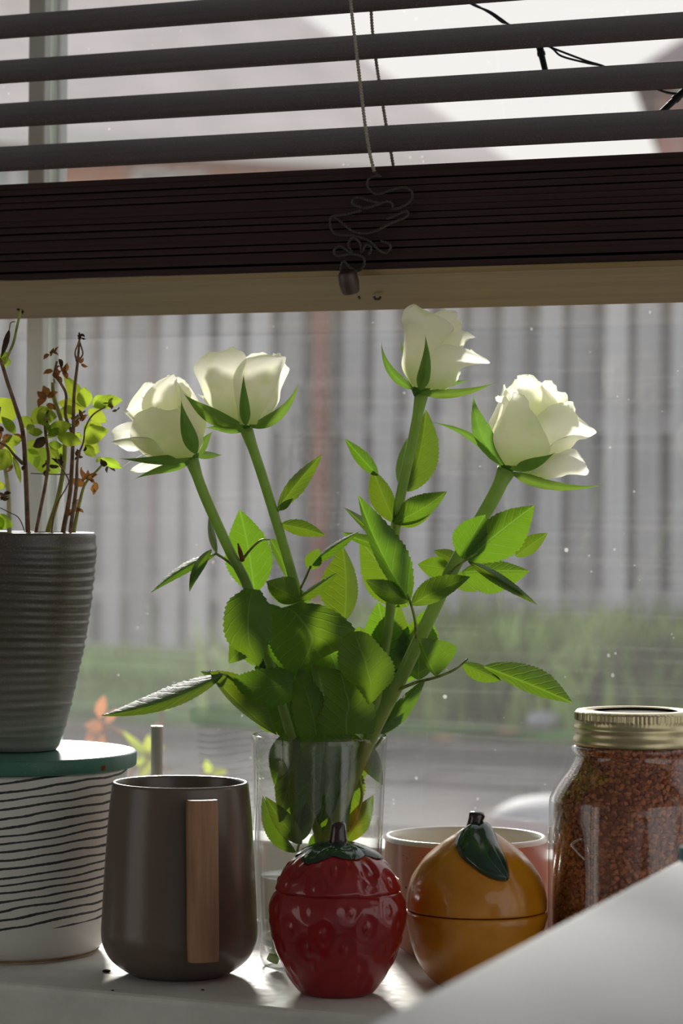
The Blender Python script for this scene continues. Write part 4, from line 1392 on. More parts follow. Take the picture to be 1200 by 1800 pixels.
GC = plan(30, PD, DZ)
basil = thing('potted_basil', 'half-withered basil in a ribbed grey glazed pot on the green disc', 'potted plant', GC)
HP = 0.273 - (935 - 880.6) / FPX * PD - DZ
r_t, r_b = 158 * kp, 95 * kp
pr = []
NR = 160
rnd = random.Random(3)
ridges = []
zc = 0.010
while zc < HP - 0.008:
    ridges.append((zc, rnd.uniform(0.0005, 0.0011), rnd.uniform(0.0015, 0.0022)))
    zc += rnd.uniform(0.0040, 0.0056)
pr.append((0.0001, 0.0))
for i in range(NR + 1):
    t = i / NR
    z = 0.0005 + t * (HP - 0.0025)
    r = r_b + (r_t - r_b) * (1 - (1 - t) ** 1.75)
    for (zc, a_, w_) in ridges:
        r += a_ * math.exp(-((z - zc) / w_) ** 2) - a_ * 0.35
    if t < 0.02:
        r -= 0.0012 * (1 - t / 0.02)
    pr.append((r + 0.004 * 0, z))
rr0 = pr[-1][0]
pr += [(rr0 - 0.0002, HP - 0.001), (rr0 - 0.0012, HP - 0.0002), (rr0 - 0.0025, HP), (rr0 - 0.0042, HP - 0.0008), (rr0 - 0.005, HP - 0.004), (rr0 - 0.006, HP - 0.03), (rr0 - 0.012, HP - 0.06), (0.0001, HP - 0.08)]


def wob(r, z, a, i):
    return r * (1 + 0.004 * sin(2 * a + z * 60) + 0.003 * sin(3 * a - z * 90)), z + (0.0008 * sin(2 * a + 1.0 + z * 40) if 0.01 < z < HP - 0.005 else 0)


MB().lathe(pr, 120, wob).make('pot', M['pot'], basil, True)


def bump_soil(r, z, a, i):
    return r, z + (0.0016 * sin(a * 9 + i * 3) * sin(i * 2.1 + a * 4))


MB().lathe([(0.0001, HP - 0.0125), (0.01, HP - 0.012), (0.02, HP - 0.0125), (0.03, HP - 0.013), (0.04, HP - 0.013), (rr0 - 0.0052, HP - 0.0135)], 40, bump_soil).make('soil', M['soil'], basil, True)


def c3(x, y, dd=0.0):
    "pixel of the close-up of the basil"
    return (x * 0.25, 520 + y * 0.25, PD + dd)


OB = GC.copy()


def bstem(pts, r, mat, dd=0.0, name='stem'):
    pts = [c3(x, y, dd) for x, y in pts]
    x, y, d = pts[0]
    pts = [(x, y + 18, d)] + pts
    return stalk(basil, pts, r, OB, mat, name, 9)


bstem([(195, 1650), (180, 1250), (160, 960), (110, 780), (50, 600), (10, 470), (-20, 430)], [4.6, 4.4, 4.2, 4, 3.6, 3.4, 3.2, 2.6], M['brown_stem'], -0.005)
bstem([(35, 480), (60, 410), (95, 330), (115, 240), (135, 150), (146, 95)], [2.4, 2.4, 2.4, 2.2, 2, 2, 1.8], M['basil_stem'], -0.005) if False else stalk(
    basil, [c3(x, y, -0.005) for x, y in ((8, 470), (36, 470), (60, 410), (95, 330), (115, 240), (135, 150), (146, 95))], [3, 2.4, 2.4, 2.4, 2.2, 2.2, 1.8], OB, M['basil_stem'], 'stem', 9)
bstem([(255, 1650), (320, 1320), (340, 1150), (330, 1050), (315, 900), (330, 850)], [2.8, 3, 3, 3, 2.8, 2.6, 2], M['brown_stem'], -0.02)
bstem([(340, 1640), (400, 1450), (440, 1250), (455, 1050), (430, 880), (380, 720), (370, 610)], [5, 4.8, 4.4, 4.2, 4, 3.8, 3.6, 3.2], M['basil_stem'], 0.01)
bstem([(445, 1650), (490, 1400), (505, 1200), (515, 950), (520, 700), (545, 470), (558, 320), (565, 275)], [4.6, 4.4, 4, 3.6, 3.2, 3, 2.6, 1.6, 1.2], M['brown_stem'], 0.0)
bstem([(495, 1650), (535, 1350), (545, 1150), (585, 1030), (600, 930), (650, 840), (740, 780)], [3.8, 3.6, 3.4, 2.2, 1.6, 1.5, 1.5, 1.3], M['brown_stem'], -0.01)
bstem([(520, 1650), (560, 1450), (600, 1320), (690, 1220), (740, 1165)], [3.6, 3.6, 3, 2.4, 2, 1.6], M['basil_stem'], 0.005)
bstem([(65, 1650), (60, 1400), (35, 1200), (0, 1050)], [4.6, 4.4, 4.2, 4, 3.4], M['basil_white'], 0.012)
bstem([(-90, 1650), (-70, 1400), (-50, 1150), (-20, 900), (0, 780)], [4, 4, 4, 3.4, 3, 2], M['brown_stem'], 0.0)
bstem([(365, 1645), (395, 1480), (470, 1340), (480, 1290), (420, 1190), (385, 1120)], [1.4, 1.4, 1.2, 1.2, 1.2, 1.2, 1], M['brown_stem'], -0.012)
bstem([(170, 1650), (130, 1560), (60, 1520), (0, 1490)], [1, 1, 0.9, 0.9, 0.8], M['brown_stem'], -0.02)
stalk(basil, [c3(495, 1255, -0.005), c3(380, 1255, -0.01), c3(215, 1248, -0.012)], [1.2, 1, 0.8], OB, M['brown_stem'], 'stem')
stalk(basil, [c3(505, 960, 0), c3(460, 840, 0), (c3(465, 700, 0)), c3(430, 620, 0), c3(385, 550, 0), c3(400, 460, 0)], [3, 2.8, 2.4, 2.4, 2.4, 1.8], OB, M['brown_stem'], 'stem')
stalk(basil, [c3(600, 810, 0.012), c3(560, 840, 0.01), c3(520, 880, 0)], [1.6, 1.6, 1.8], OB, M['basil_stem'], 'stem')
stalk(basil, [c3(160, 1180, -0.006), c3(100, 1120, -0.01), c3(50, 1060, -0.012), c3(-10, 1030, -0.014)], [3.4, 2.6, 2.2, 2], OB, M['brown_stem'], 'stem')
stalk(basil, [c3(540, 460, 0), c3(528, 400, -0.003), c3(548, 340, -0.003), c3(560, 300, 0)], [2, 1.4, 1.4, 1.2], OB, M['brown_stem'], 'stem')
stalk(basil, [c3(548, 460, 0), c3(582, 410, 0.003), c3(568, 350, 0.003), c3(552, 290, 0)], [2, 1.4, 1.4, 1.2], OB, M['brown_stem'], 'stem')
stalk(basil, [c3(105, 182, -0.006), c3(75, 190, -0.008), c3(66, 235, -0.01)], [0.9, 0.9, 1.0], OB, M['brown_stem'], 'stem')


def bl(b, t, wl, wr, bend=0, dd=0.0, dt=0.0, mat=None, name='leaf'):
    p, q = c3(*b, dd), c3(*t, dd + dt)
    return leaf(basil, p, q, wl, wr, bend, mat or M['basil'], name, 0.0, OB, 0.48, acum=0.1, nseg=16, wave=0.0008)


for a in (
    ((110, 860), (-60, 720), 24, 24, 6, 0.015, 0.0), ((110, 970), (10, 850), 8, 10, 0, -0.01, -0.005), ((270, 900), (400, 850), 22, 10, 6, 0.0, -0.01),
    ((230, 900), (370, 800), 16, 12, 8, 0.01, 0.0), ((150, 850), (230, 930), 10, 10, 0, 0.01, 0.0), ((330, 960), (505, 905), 12, 14, 4, -0.02, -0.01),
    ((400, 990), (575, 1040), 12, 13, 4, -0.02, -0.01), ((585, 1050), (765, 945), 20, 12, 6, 0.0, -0.01), ((590, 1050), (670, 1130), 9, 10, 0, 0.0, -0.01),
    ((600, 1040), (700, 1100), 12, 12, 0, 0.015, 0.01), ((620, 985), (650, 870), 12, 14, 0, 0.02, 0.01), ((650, 870), (705, 960), 9, 12, 0, 0.02, 0.01),
    ((600, 790), (450, 560), 14, 12, -3, 0.015, 0.01), ((605, 785), (590, 640), 15, 13, 0, 0.012, 0.0), ((655, 780), (862, 735), 14, 11, 4, 0.0, -0.01),
    ((650, 770), (760, 720), 12, 9, 2, 0.012, 0.0), ((620, 800), (750, 890), 12, 12, 0, 0.01, 0.0), ((590, 800), (405, 750), 11, 14, 0, 0.02, 0.01),
    ((520, 840), (420, 800), 12, 14, 0, 0.02, 0.01), ((310, 990), (230, 1060), 9, 9, 6, -0.025, -0.01, M['dry_dark']), ((200, 1020), (275, 1100), 12, 10, 0, 0.01, 0),
    ((190, 1080), (260, 1210), 14, 10, 4, 0.005, 0.0), ((240, 1080), (420, 1240), 26, 22, -4, 0.02, 0.02), ((390, 1050), (470, 1160), 10, 14, 0, 0.01, 0.0),
    ((150, 1010), (30, 1030), 10, 10, 0, -0.01, 0), ((90, 1130), (145, 1320), 6, 4, 2, -0.015, 0.0), ((50, 1080), (-30, 1230), 20, 18, 0, -0.015, -0.01),
    ((40, 1050), (100, 1150), 10, 10, 0, 0.012, 0.0), ((700, 1150), (860, 1215), 9, 8, 3, 0.0, 0.0), ((705, 1160), (680, 1140), 6, 6, 0, 0.0, 0.0),
    ((0, 460), (80, 465), 9, 10, 0, 0.0, 0.0), ((0, 440), (60, 400), 7, 8, 0, 0.005, 0.0), ((-40, 1330), (40, 1340), 8, 8, 0, 0.0, 0.0), ((-60, 1560), (95, 1620), 14, 12, 0, -0.03, 0.0),
    ((20, 1640), (-60, 1560), 14, 14, 0, -0.03, 0.0), ((340, 1040), (440, 1050), 8, 8, -3, -0.025, -0.005), ((350, 1040), (420, 1150), 6, 6, 0, -0.022, -0.005),
    ((300, 960), (200, 960), 7, 8, 0, -0.02, 0), ((360, 960), (300, 880), 5, 6, 0, -0.022, 0), ((240, 910), (190, 960), 8, 9, 0, 0.0, 0.01),
    ((540, 1000), (560, 960), 7, 7, 0, 0.01, 0), ((420, 930), (330, 1000), 7, 8, 0, -0.024, 0)):
    bl(*a)
# dried flowers and shrivelled leaves: small curled pieces
rnd = random.Random(11)
for (cx, cy, n, sx_, sy_, sz, mt) in (
    (360, 400, 7, 25, 30, 26, 'dry'), (385, 540, 9, 45, 50, 34, 'dry'), (335, 720, 5, 25, 40, 44, 'dry'), (440, 530, 5, 30, 20, 34, 'dry'), (560, 290, 9, 20, 26, 18, 'dry_dark'), (565, 475, 3, 12, 10, 26, 'dry'),
    (143, 105, 6, 22, 16, 18, 'dry_dark'), (775, 755, 6, 22, 16, 24, 'dry'), (815, 800, 2, 14, 8, 20, 'dry_dark'), (560, 880, 6, 35, 40, 36, 'dry'), (600, 1290, 5, 40, 30, 60, 'dry'), (665, 1320, 3, 15, 40, 44, 'dry'),
    (760, 1195, 4, 20, 14, 32, 'dry_dark'), (520, 1495, 6, 45, 18, 40, 'dry'), (340, 870, 6, 28, 30, 32, 'dry_dark'), (140, 980, 4, 25, 20, 30, 'dry'), (20, 980, 5, 30, 50, 44, 'dry'), (175, 1185, 5, 22, 25, 22, 'dry_dark'),
    (330, 1200, 6, 40, 60, 20, 'dry_dark'), (560, 1130, 9, 30, 70, 22, 'dry_dark'), (430, 1210, 3, 25, 40, 50, 'dry_dark'), (10, 1390, 5, 25, 30, 30, 'dry_dark'), (410, 450, 3, 12, 20, 26, 'dry_dark'), (70, 1180, 3, 20, 8, 30, 'dry')):
    for _ in range(n):
        x, y = cx + rnd.gauss(0, sx_ * 0.3), cy + rnd.gauss(0, sy_ * 0.34)
        a_ = rnd.uniform(0, 2 * pi)
        L = sz * rnd.uniform(1.2, 2.2)
        dd = rnd.uniform(-0.008, 0.008)
        leaf(basil, c3(x, y, dd), c3(x + L * cos(a_), y + L * sin(a_), dd + rnd.uniform(-0.004, 0.004)), L * 0.25 * rnd.uniform(0.08, 0.3), L * 0.25 * rnd.uniform(0.15, 0.4), L * 0.25 * rnd.uniform(-0.5, 0.5),
             M[mt], 'dry_leaf', 0.25, OB, nseg=8, teeth=3, wave=0.0012)
# dark shrivelled leaf at the far left
leaf(basil, c3(66, 235, -0.01), c3(5, 440, -0.012), 4.5, 6, 3, M['dry_dark'], 'dry_leaf', 0.1, OB, nseg=14, teeth=4)

# ------------------------------------------------------------------ taupe mug with a wooden handle
MD = 1.645
km = MD / FPX
MC = plan(320.5, MD, 0)
mug = thing('brown_mug', 'tall taupe brown mug with a flat wooden handle, front left on the sill', 'mug', MC)
HM = 0.273 - (1374 - 883) / FPX * MD
pr = smooth_prof([(0.0001, 0.0016), (0.0245, 0.0014), (0.0262, 0.0), (0.0275, 0.0008), (0.0330, 0.0035), (0.0400, 0.0095), (0.0440, 0.0170), (0.0452, 0.0240), (0.0448, 0.0340), (0.0435, 0.060), (0.0415, 0.090), (0.0395, HM - 0.002)], 7)
split = [i for i, p in enumerate(pr) if p[1] <= 0.0235][-1]
rim = pr[-1][0]
upper = pr[split:] + [(rim - 0.0002, HM - 0.0006), (rim - 0.0011, HM), (rim - 0.0024, HM - 0.0002), (rim - 0.0030, HM - 0.0012), (0.0385, 0.09), (0.0405, 0.06), (0.0410, 0.03), (0.037, 0.014), (0.028, 0.008), (0.0001, 0.007)]
MB().lathe(upper, 112).make('mug_body', M['mug'], mug, True)
o = MB().lathe(pr[:split + 1], 112).make('mug_base', M['mug_base'], mug, True)
o['label'] = 'slightly lighter rounded base'
# handle: slightly curved beech slab standing off the wall on two dowels
ha = math.asin(49 * km / 0.055)
hdir = (-_F * cos(ha) + _R0 * sin(ha)).normalized()
hside = Vector((0, 0, 1)).cross(hdir).normalized()
z0, z1 = 0.0160, HM - 0.0055
hm = MB()
hw = 0.0088
ring = []
NZ = 10
sec = []
for q in range(25):
    a_ = -pi / 2 + pi * q / 24
    s_ = abs(sin(a_)) ** 0.75 * (1 if sin(a_) >= 0 else -1)
    sec.append((hw * s_, 0.0052 * max(0, cos(a_)) ** 0.55))
sec += [(hw * 0.985, -0.003), (hw * 0.93, -0.0042), (-hw * 0.93, -0.0042), (-hw * 0.985, -0.003)]
k = len(sec)
vs = []
for i in range(NZ + 1):
    t = i / NZ
    z = z0 + (z1 - z0) * t
    sc_ = 1.0 if 0 < i < NZ else 0.96
    rad_ = 0.0565 - 0.0055 * t
    for (sx_, sy_) in sec:
        vs.append(hdir * (rad_ + sy_ * sc_) + hside * sx_ * sc_ + Vector((0, 0, z)))
fs = [tuple(range(k)), tuple(range((NZ + 1) * k - 1, NZ * k - 1, -1))]
for i in range(NZ):
    for j in range(k):
        fs.append((i * k + j, i * k + (j + 1) % k, (i + 1) * k + (j + 1) % k, (i + 1) * k + j))
hm.add(vs, fs)
hnd = hm.make('handle', M['beech'], mug, True, autosmooth=42)
hnd['label'] = 'flat upright beech wood handle'
for z in (0.032, HM - 0.022):
    MB().tube([hdir * 0.039 + Vector((0, 0, z)), hdir * 0.052 + Vector((0, 0, z))], 0.004, 14).make('handle_dowel', M['beech'], hnd, True)

# thin metal straw standing behind the mug
SD = 1.775
s0, s1 = plan(279, SD, 0.0003), at(276, 1276, SD)
s0.z = 0.0003
st = thing('metal_straw', 'thin dull grey metal tube standing upright behind the brown mug', 'straw', s0)
ax = (s1 - s0)
ro, ri = 0.0037, 0.0030
m_ = MB()
m_.tube([Vector((0, 0, 0)), ax * 0.5, ax], ro, 24, cap=False)
m_.tube([Vector((0, 0, 0)), ax * 0.5, ax], ri, 24, cap=False)
m_.add([], [])
n_ = 24
for a_, b_ in ((0, 72), (48, 120)):
    for j in range(n_):
        m_.f.append((a_ + j, a_ + (j + 1) % n_, b_ + (j + 1) % n_, b_ + j))
m_.make('tube', M['straw'], st, True, autosmooth=40)

# ------------------------------------------------------------------ strawberry jar
BD = 1.585
kb = BD / FPX
BC = plan(598, BD, 0)
berry = thing('strawberry_jar', 'glossy red ceramic strawberry jar with a green-leaved lid', 'jar', BC)
SEAM = 0.273 - (1571 - 885) / FPX * BD
# radius profile in px, z in px above the base
bp = smooth_prof([(0.1, 0), (50, 0), (62, 2), (74, 14), (91, 40), (107, 75), (117, 110), (121, 140), (119, 162), (112, 178), (107, 183)], 8)
bp = [(r * kb, z * kb) for r, z in bp]
zs_ = bp[-1][1]
seeds = []
rnd = random.Random(5)
for row, (zz, n) in enumerate(((26, 7), (58, 9), (92, 10), (126, 10), (158, 10))):
    for q in range(n):
        seeds.append(((q + 0.5 * (row % 2)) * 2 * pi / n + rnd.uniform(-0.12, 0.12) + 0.35, (zz + rnd.uniform(-5, 5)) * kb))


def dimple(r, z, a, i, sd=None, R=0.0072):
    dr = 0
    for (sa, sz) in sd:
        da = (a - sa + pi) % (2 * pi) - pi
        if abs(da) > 0.4 or abs(z - sz) > 0.013:
            continue
        x, y = da * max(r, 0.01), (z - sz)
        q = sqrt(x * x + (y * 0.85) ** 2) / R
        if q < 1.5:
            dr += -0.00125 * math.exp(-((q - 0.0) / 0.75) ** 4) + 0.00035 * math.exp(-((q - 1.05) / 0.22) ** 2)
            qq = sqrt((x / 0.5) ** 2 + (y / 0.95 + 0.0004) ** 2) / (R * 0.42)
            dr += 0.00155 * math.exp(-qq ** 3)
    return dr


def berry_mod(r, z, a, i):
    lob = 0.018 * sin(3 * a + 0.6) * (z / zs_) + 0.008 * sin(5 * a + 2)
    if r > 0.012:
        return r * (1 + lob) + 0.55 * dimple(r, z, a, i, seeds), z
    return r, z


def dens(prof, n):
    "resample a profile evenly"
    L = [0]
    for a, b in zip(prof, prof[1:]):
        L.append(L[-1] + math.hypot(b[0] - a[0], b[1] - a[1]))
    out, j = [], 0
    for i in range(n + 1):
        s = L[-1] * i / n
        while j < len(L) - 2 and L[j + 1] < s:
            j += 1
        t = (s - L[j]) / max(1e-9, L[j + 1] - L[j])
        out.append((prof[j][0] + (prof[j + 1][0] - prof[j][0]) * t, prof[j][1] + (prof[j + 1][1] - prof[j][1]) * t))
    return out


MB().lathe(dens(bp, 110), 220, berry_mod).make('jar_body', M['berry'], berry, True)
# lid: dome with a small lip
lp = smooth_prof([(110, 183.5), (110.5, 186), (109.5, 191), (101, 210), (84, 232), (60, 249), (32, 260), (0.2, 264)], 8)
lp = [(r * kb, z * kb) for r, z in lp]
lseeds = []
for row, (zz, n) in enumerate(((202, 9), (228, 8))):
    for q in range(n):
        lseeds.append(((q + 0.5 * row) * 2 * pi / n + rnd.uniform(-0.1, 0.1), zz * kb))


def lid_mod(r, z, a, i):
    lob = 0.018 * sin(3 * a + 0.6) + 0.008 * sin(5 * a + 2)
    f = min(1, r / 0.02)
    dd = dimple(r, z, a, i, lseeds, 0.0066) if r > 0.012 else 0
    return r * (1 + lob * f) + dd * 0.6, z + dd * 0.45


lo = MB().lathe([(0.0335, zs_ - 0.001)] + dens(lp, 70), 200, lid_mod).make('lid', M['berry'], berry, True)


def lid_z(r):
    for a, b in zip(lp, lp[1:]):
        if b[0] <= r <= a[0]:
            t = (a[0] - r) / max(1e-9, a[0] - b[0])
            return a[1] + (b[1] - a[1]) * t
    return lp[-1][1]


# leafy calyx of six pointed leaves lying on the dome
cm = MB()
for q in range(6):
    a0 = q * pi / 3 + 0.22
    NL, NW = 14, 8
    vs, fs = [], []
    for i in range(NL + 1):
        t = i / NL
        rr = (4 + 76 * t + 6 * sin(q * 2.2) * t) * kb
        wdt = (13 + 23 * sin(pi * min(1, t * 1.05)) ** 0.8) * kb * (1 if t < 0.98 else 0.2)
        for j in range(NW + 1):
            u = -1 + 2 * j / NW
            x = rr - 0.0
            y = wdt * u
            R2 = math.hypot(x, y)
            ang = a0 + atan2(y, x) + 0.12 * t * sin(q * 1.7)
            lift = 0.0013 * (1 - abs(u) ** 4) * (1 if t < 0.97 else 0.4) + 0.0002 - 0.0005 * math.exp(-(u / 0.12) ** 2) * (t > 0.12)
            lift += 0.0007 * t * t
            fct = 1 + (0.018 * sin(3 * ang + 0.6) + 0.008 * sin(5 * ang + 2)) * min(1, R2 / 0.02)
            vs.append((R2 * fct * cos(ang), R2 * fct * sin(ang), lid_z(R2) + lift))
    for i in range(NL):
        for j in range(NW):
            b_ = i * (NW + 1) + j
            fs.append((b_, b_ + 1, b_ + NW + 2, b_ + NW + 1))
    cm.add(vs, fs)
cm.make('calyx_leaves', M['green_glaze'], lo, True)
stz = lid_z(0.001)
m_ = MB()
stp = [Vector((0, 0, stz - 0.003)), Vector((0.0003, 0, stz + 0.003)), Vector((0.0004, 0, stz + 0.007)), Vector((0.0002, 0.0003, stz + 0.0105)), Vector((0, 0.0005, stz + 0.0115)), Vector((0, 0.0005, stz + 0.0117))]
m_.tube(stp, [0.0062, 0.0050, 0.0044, 0.0041, 0.0034, 0.002], 24)
m_.make('lid_stem', M['brown_glaze'], lo, True)

# ------------------------------------------------------------------ orange jar
OD = 1.615
ko = OD / FPX
OC = plan(842, OD, 0)
org_ = thing('orange_jar', 'orange fruit-shaped ceramic jar with a dark green leaf, right of the strawberry jar', 'jar', OC)
zb = 0.0
sz0 = (0.273 - (1600 - 887) / FPX * OD) / ko          # seam height in px
op = smooth_prof([(0.1, 0), (55, 0), (66, 1), (80, 12), (99, 38), (113, 72), (121, 105), (125, sz0 - 12), (124.5, sz0 - 2), (123, sz0 - 0.5), (119, sz0)], 8)
op = [(r * ko, z * ko) for r, z in op]


def pore(r, z, a, i):
    n_ = noise.noise(Vector((r * cos(a) * 130, r * sin(a) * 130, z * 130)))
    n2 = noise.noise(Vector((r * cos(a) * 40, r * sin(a) * 40, z * 40)))
    return (r + (n_ * 0.00022 + n2 * 0.0005 if r > 0.012 else 0)), z


MB().lathe(dens(op, 70), 140, pore).make('jar_body', M['orange'], org_, True)
ht = (0.273 - (1452 - 887) / FPX * OD) / ko
olp = smooth_prof([(119, sz0 + 1.5), (122.5, sz0 + 2), (123.5, sz0 + 5), (121.5, sz0 + 30), (112, sz0 + 60), (92, sz0 + 90), (66, sz0 + 114), (42, sz0 + 131), (20, ht - 3), (0.2, ht)], 8)
olp = [(r * ko, z * ko) for r, z in olp]
lidm = MB().lathe([(0.034, sz0 * ko - 0.001), (0.0375, sz0 * ko + 0.0002)] + dens(olp, 70), 140, pore)
olid = lidm.make('lid', M['orange'], org_, True)
bvh = BVHTree.FromPolygons([v + OC for v in lidm.v], lidm.f)


def on_lid(px, py, lift):
    r = ray(px, py).normalized()
    h, n_, *_ = bvh.ray_cast(CAM, r)
    if h is None:
        return None
    if n_.dot(r) > 0:
        n_ = -n_
    return h + n_ * lift


# leaf modelled on the front of the lid: rows from the stem to the tip (left edge, midrib, right edge in the close-up)
rows = [((606, 185), (640, 180), (700, 190)), ((545, 215), (640, 205), (722, 215)), ((508, 262), (645, 245), (742, 258)), ((505, 318), (660, 292), (758, 302)), ((540, 385), (690, 350), (782, 352)),
        ((606, 440), (724, 410), (805, 405)), ((676, 488), (760, 462), (817, 462)), ((742, 514), (790, 500), (817, 498)), ((798, 521), (805, 520), (811, 518))]


def c3o(x, y):
    return 660 + x * 0.28333, 1400 + y * 0.28333


rows = [[Vector((*c3o(*p), 0)) for p in row] for row in rows]
rsm = []
for c in range(3):
    rsm.append(spline([r[c] for r in rows], 3))
vt, NCC = [], 10
nr = len(rsm[0])
for i in range(nr):
    L_, Mm, Rr = rsm[0][i], rsm[1][i], rsm[2][i]
    for j in range(NCC + 1):
        u = -1 + 2 * j / NCC
        p = Mm + ((L_ - Mm) * -u if u < 0 else (Rr - Mm) * u)
        lift = 0.0004 + 0.0026 * (1 - abs(u) ** 3.0) - 0.0009 * math.exp(-(u / 0.13) ** 2)
        h = on_lid(p.x, p.y, lift if 0 < i < nr - 1 else 0.0006)
        if h is None:
            h = vt[-1] + OC if vt else at(p.x, p.y, OD)
        vt.append(h - OC)
fs = []
for i in range(nr - 1):
    for j in range(NCC):
        b_ = i * (NCC + 1) + j
        fs.append((b_, b_ + 1, b_ + NCC + 2, b_ + NCC + 1))
lm = MB().add(vt, fs).make('lid_leaf', M['green_glaze'], olid, True)
so_ = lm.modifiers.new('thickness', 'SOLIDIFY')
so_.thickness = 0.0016
so_.offset = 0
m_ = MB()
tz = ht * ko
sxp = -_F * 0.002 - _R0 * 0.001
m_.tube([Vector((sxp.x, sxp.y, tz - 0.003)), Vector((sxp.x, sxp.y, tz + 0.001)), Vector((sxp.x, sxp.y, tz + 0.004)) + _R0 * 0.0004, Vector((sxp.x, sxp.y, tz + 0.0065)) + _R0 * 0.001, Vector((sxp.x, sxp.y, tz + 0.0080)) + _R0 * 0.0012, Vector((sxp.x, sxp.y, tz + 0.0084)) + _R0 * 0.0012],
        [0.0060, 0.0048, 0.0043, 0.0047, 0.0036, 0.0018], 24)
m_.make('lid_stem', M['brown_glaze'], olid, True)

# ------------------------------------------------------------------ pink speckled cup
CD = 1.728
kc = CD / FPX
CC = plan(823.5, CD, 0)
cup = thing('speckled_cup', 'pink speckled ceramic cup with cream inside, behind the orange jar', 'cup', CC)
HC = 0.273 - (1468 - 887) / FPX * CD
rc = 143.5 * kc
pr = smooth_prof([(0.0001, 0.001), (rc * 0.62, 0.001), (rc * 0.66, 0.0), (rc * 0.72, 0.001), (rc * 0.88, 0.008), (rc * 0.96, 0.022), (rc * 0.99, 0.042), (rc, HC - 0.003)], 7)
MB().lathe(pr, 96).make('cup_body', M['pink_cup'], cup, True)
inn = [(rc, HC - 0.003), (rc - 0.0002, HC - 0.0014), (rc - 0.0012, HC - 0.0003), (rc - 0.0024, HC), (rc - 0.0038, HC - 0.0006), (rc - 0.0046, HC - 0.003), (rc * 0.90, 0.04), (rc * 0.86, 0.02), (rc * 0.7, 0.009), (0.0001, 0.006)]
o = MB().lathe(inn, 96).make('cup_lining', M['cream_cup'], cup, True)
o['label'] = 'cream speckled inside and rim'

# ------------------------------------------------------------------ jar of red lentils
JD = 1.625
kj = JD / FPX
JC = plan(1120, JD, 0)
jar = thing('glass_jar', 'large glass storage jar with a gold screw lid, filled with red lentils', 'jar', JC)
JT = 0.273 - (1247 - 888.6) / FPX * JD
rj, rn, rl = 152 * kj, 101 * kj, 107 * kj
zl = JT - 62 * kj                                   # lower edge of the gold band
body = [(0.0001, 0.0), (rj - 0.010, 0.0), (rj - 0.003, 0.002), (rj, 0.008), (rj, 0.03), (rj, 0.06), (rj - 0.0002, JT - 175 * kj), (rj - 0.0016, JT - 150 * kj), (rj - 0.0055, JT - 128 * kj), (rj - 0.0105, JT - 108 * kj),
        (rn + 0.0028, JT - 90 * kj), (rn + 0.0020, JT - 78 * kj), (rn + 0.0035, JT - 72 * kj), (rn + 0.0042, JT - 66 * kj), (rn + 0.002, JT - 61 * kj), (rn, JT - 58 * kj)]
bodys = smooth_prof(body, 4)
gt = 0.0026
innp = [(max(0.0001, r - gt), z + (gt if z < 0.004 else 0)) for r, z in bodys][::-1]
MB().lathe(bodys + [(rn, JT - 0.002), (rn - gt, JT - 0.002)] + innp, 112).make('jar_wall', M['jar_glass'], jar, True)


def knurl(r, z, a, i):
    if JT - 17 * kj < z < JT - 5 * kj and r > rl - 0.001:
        return r + 0.0003 * (1 if (int(a / (2 * pi) * 180) % 2) else -1), z
    return r, z


band = [(rl - 31 * kj, JT - 0.0008), (rl - 29 * kj, JT - 0.0001), (rl - 0.004, JT), (rl - 0.0012, JT - 0.0004), (rl - 0.0002, JT - 0.0014), (rl, JT - 5.5 * kj), (rl, JT - 6.5 * kj), (rl, JT - 15 * kj), (rl, JT - 16.5 * kj), (rl - 0.0004, JT - 19 * kj), (rl - 0.0004, JT - 26 * kj), (rl + 0.0003, JT - 29 * kj),
        (rl + 0.0006, JT - 32 * kj), (rl + 0.0002, JT - 35 * kj), (rl - 0.0003, JT - 38 * kj), (rl - 0.0003, JT - 46 * kj), (rl + 0.0008, JT - 50 * kj), (rl + 0.0012, JT - 56 * kj), (rl + 0.0006, zl), (rl - 0.001, zl + 0.0003)]
lid = MB().lathe(band, 360, knurl).make('screw_band', M['gold'], jar, True)
lid['label'] = 'pale gold screw band with a knurled edge'
MB().lathe([(0.0001, JT - 0.0022), (rl - 45 * kj, JT - 0.0022), (rl - 40 * kj, JT - 0.0017), (rl - 36 * kj, JT - 0.0024), (rl - 27 * kj, JT - 0.0012), (rl - 27 * kj, JT - 0.004), (0.0001, JT - 0.004)], 72).make('lid_disc', M['lid_dark'], lid, True)
# raised chevron moulded in the glass
ch = MB()


def on_jar(px, py):
    r = ray(px, py)
    ox, oy = CAM.x - JC.x, CAM.y - JC.y
    A = r.x ** 2 + r.y ** 2
    B_ = 2 * (ox * r.x + oy * r.y)
    C_ = ox * ox + oy * oy - (rj + 0.0002) ** 2
    t = (-B_ - sqrt(max(0, B_ * B_ - 4 * A * C_))) / (2 * A)
    return CAM + r * t


ch.tube(spline([on_jar(*p) for p in ((1023, 1474), (1012, 1479), (1004, 1485))], 4) + spline([on_jar(*p) for p in ((1004, 1485), (1014, 1498), (1028, 1512))], 4), 0.0007, 8)
ch.tube(spline([on_jar(*p) for p in ((1032, 1489), (1033, 1494), (1034, 1499))], 4), 0.0006, 8)
ch.make('moulded_chevron', mat_thin_glass('moulded_glass', (0.95, 0.98, 0.97, 1), 1.5, 7.0), jar, True, origin=JC)

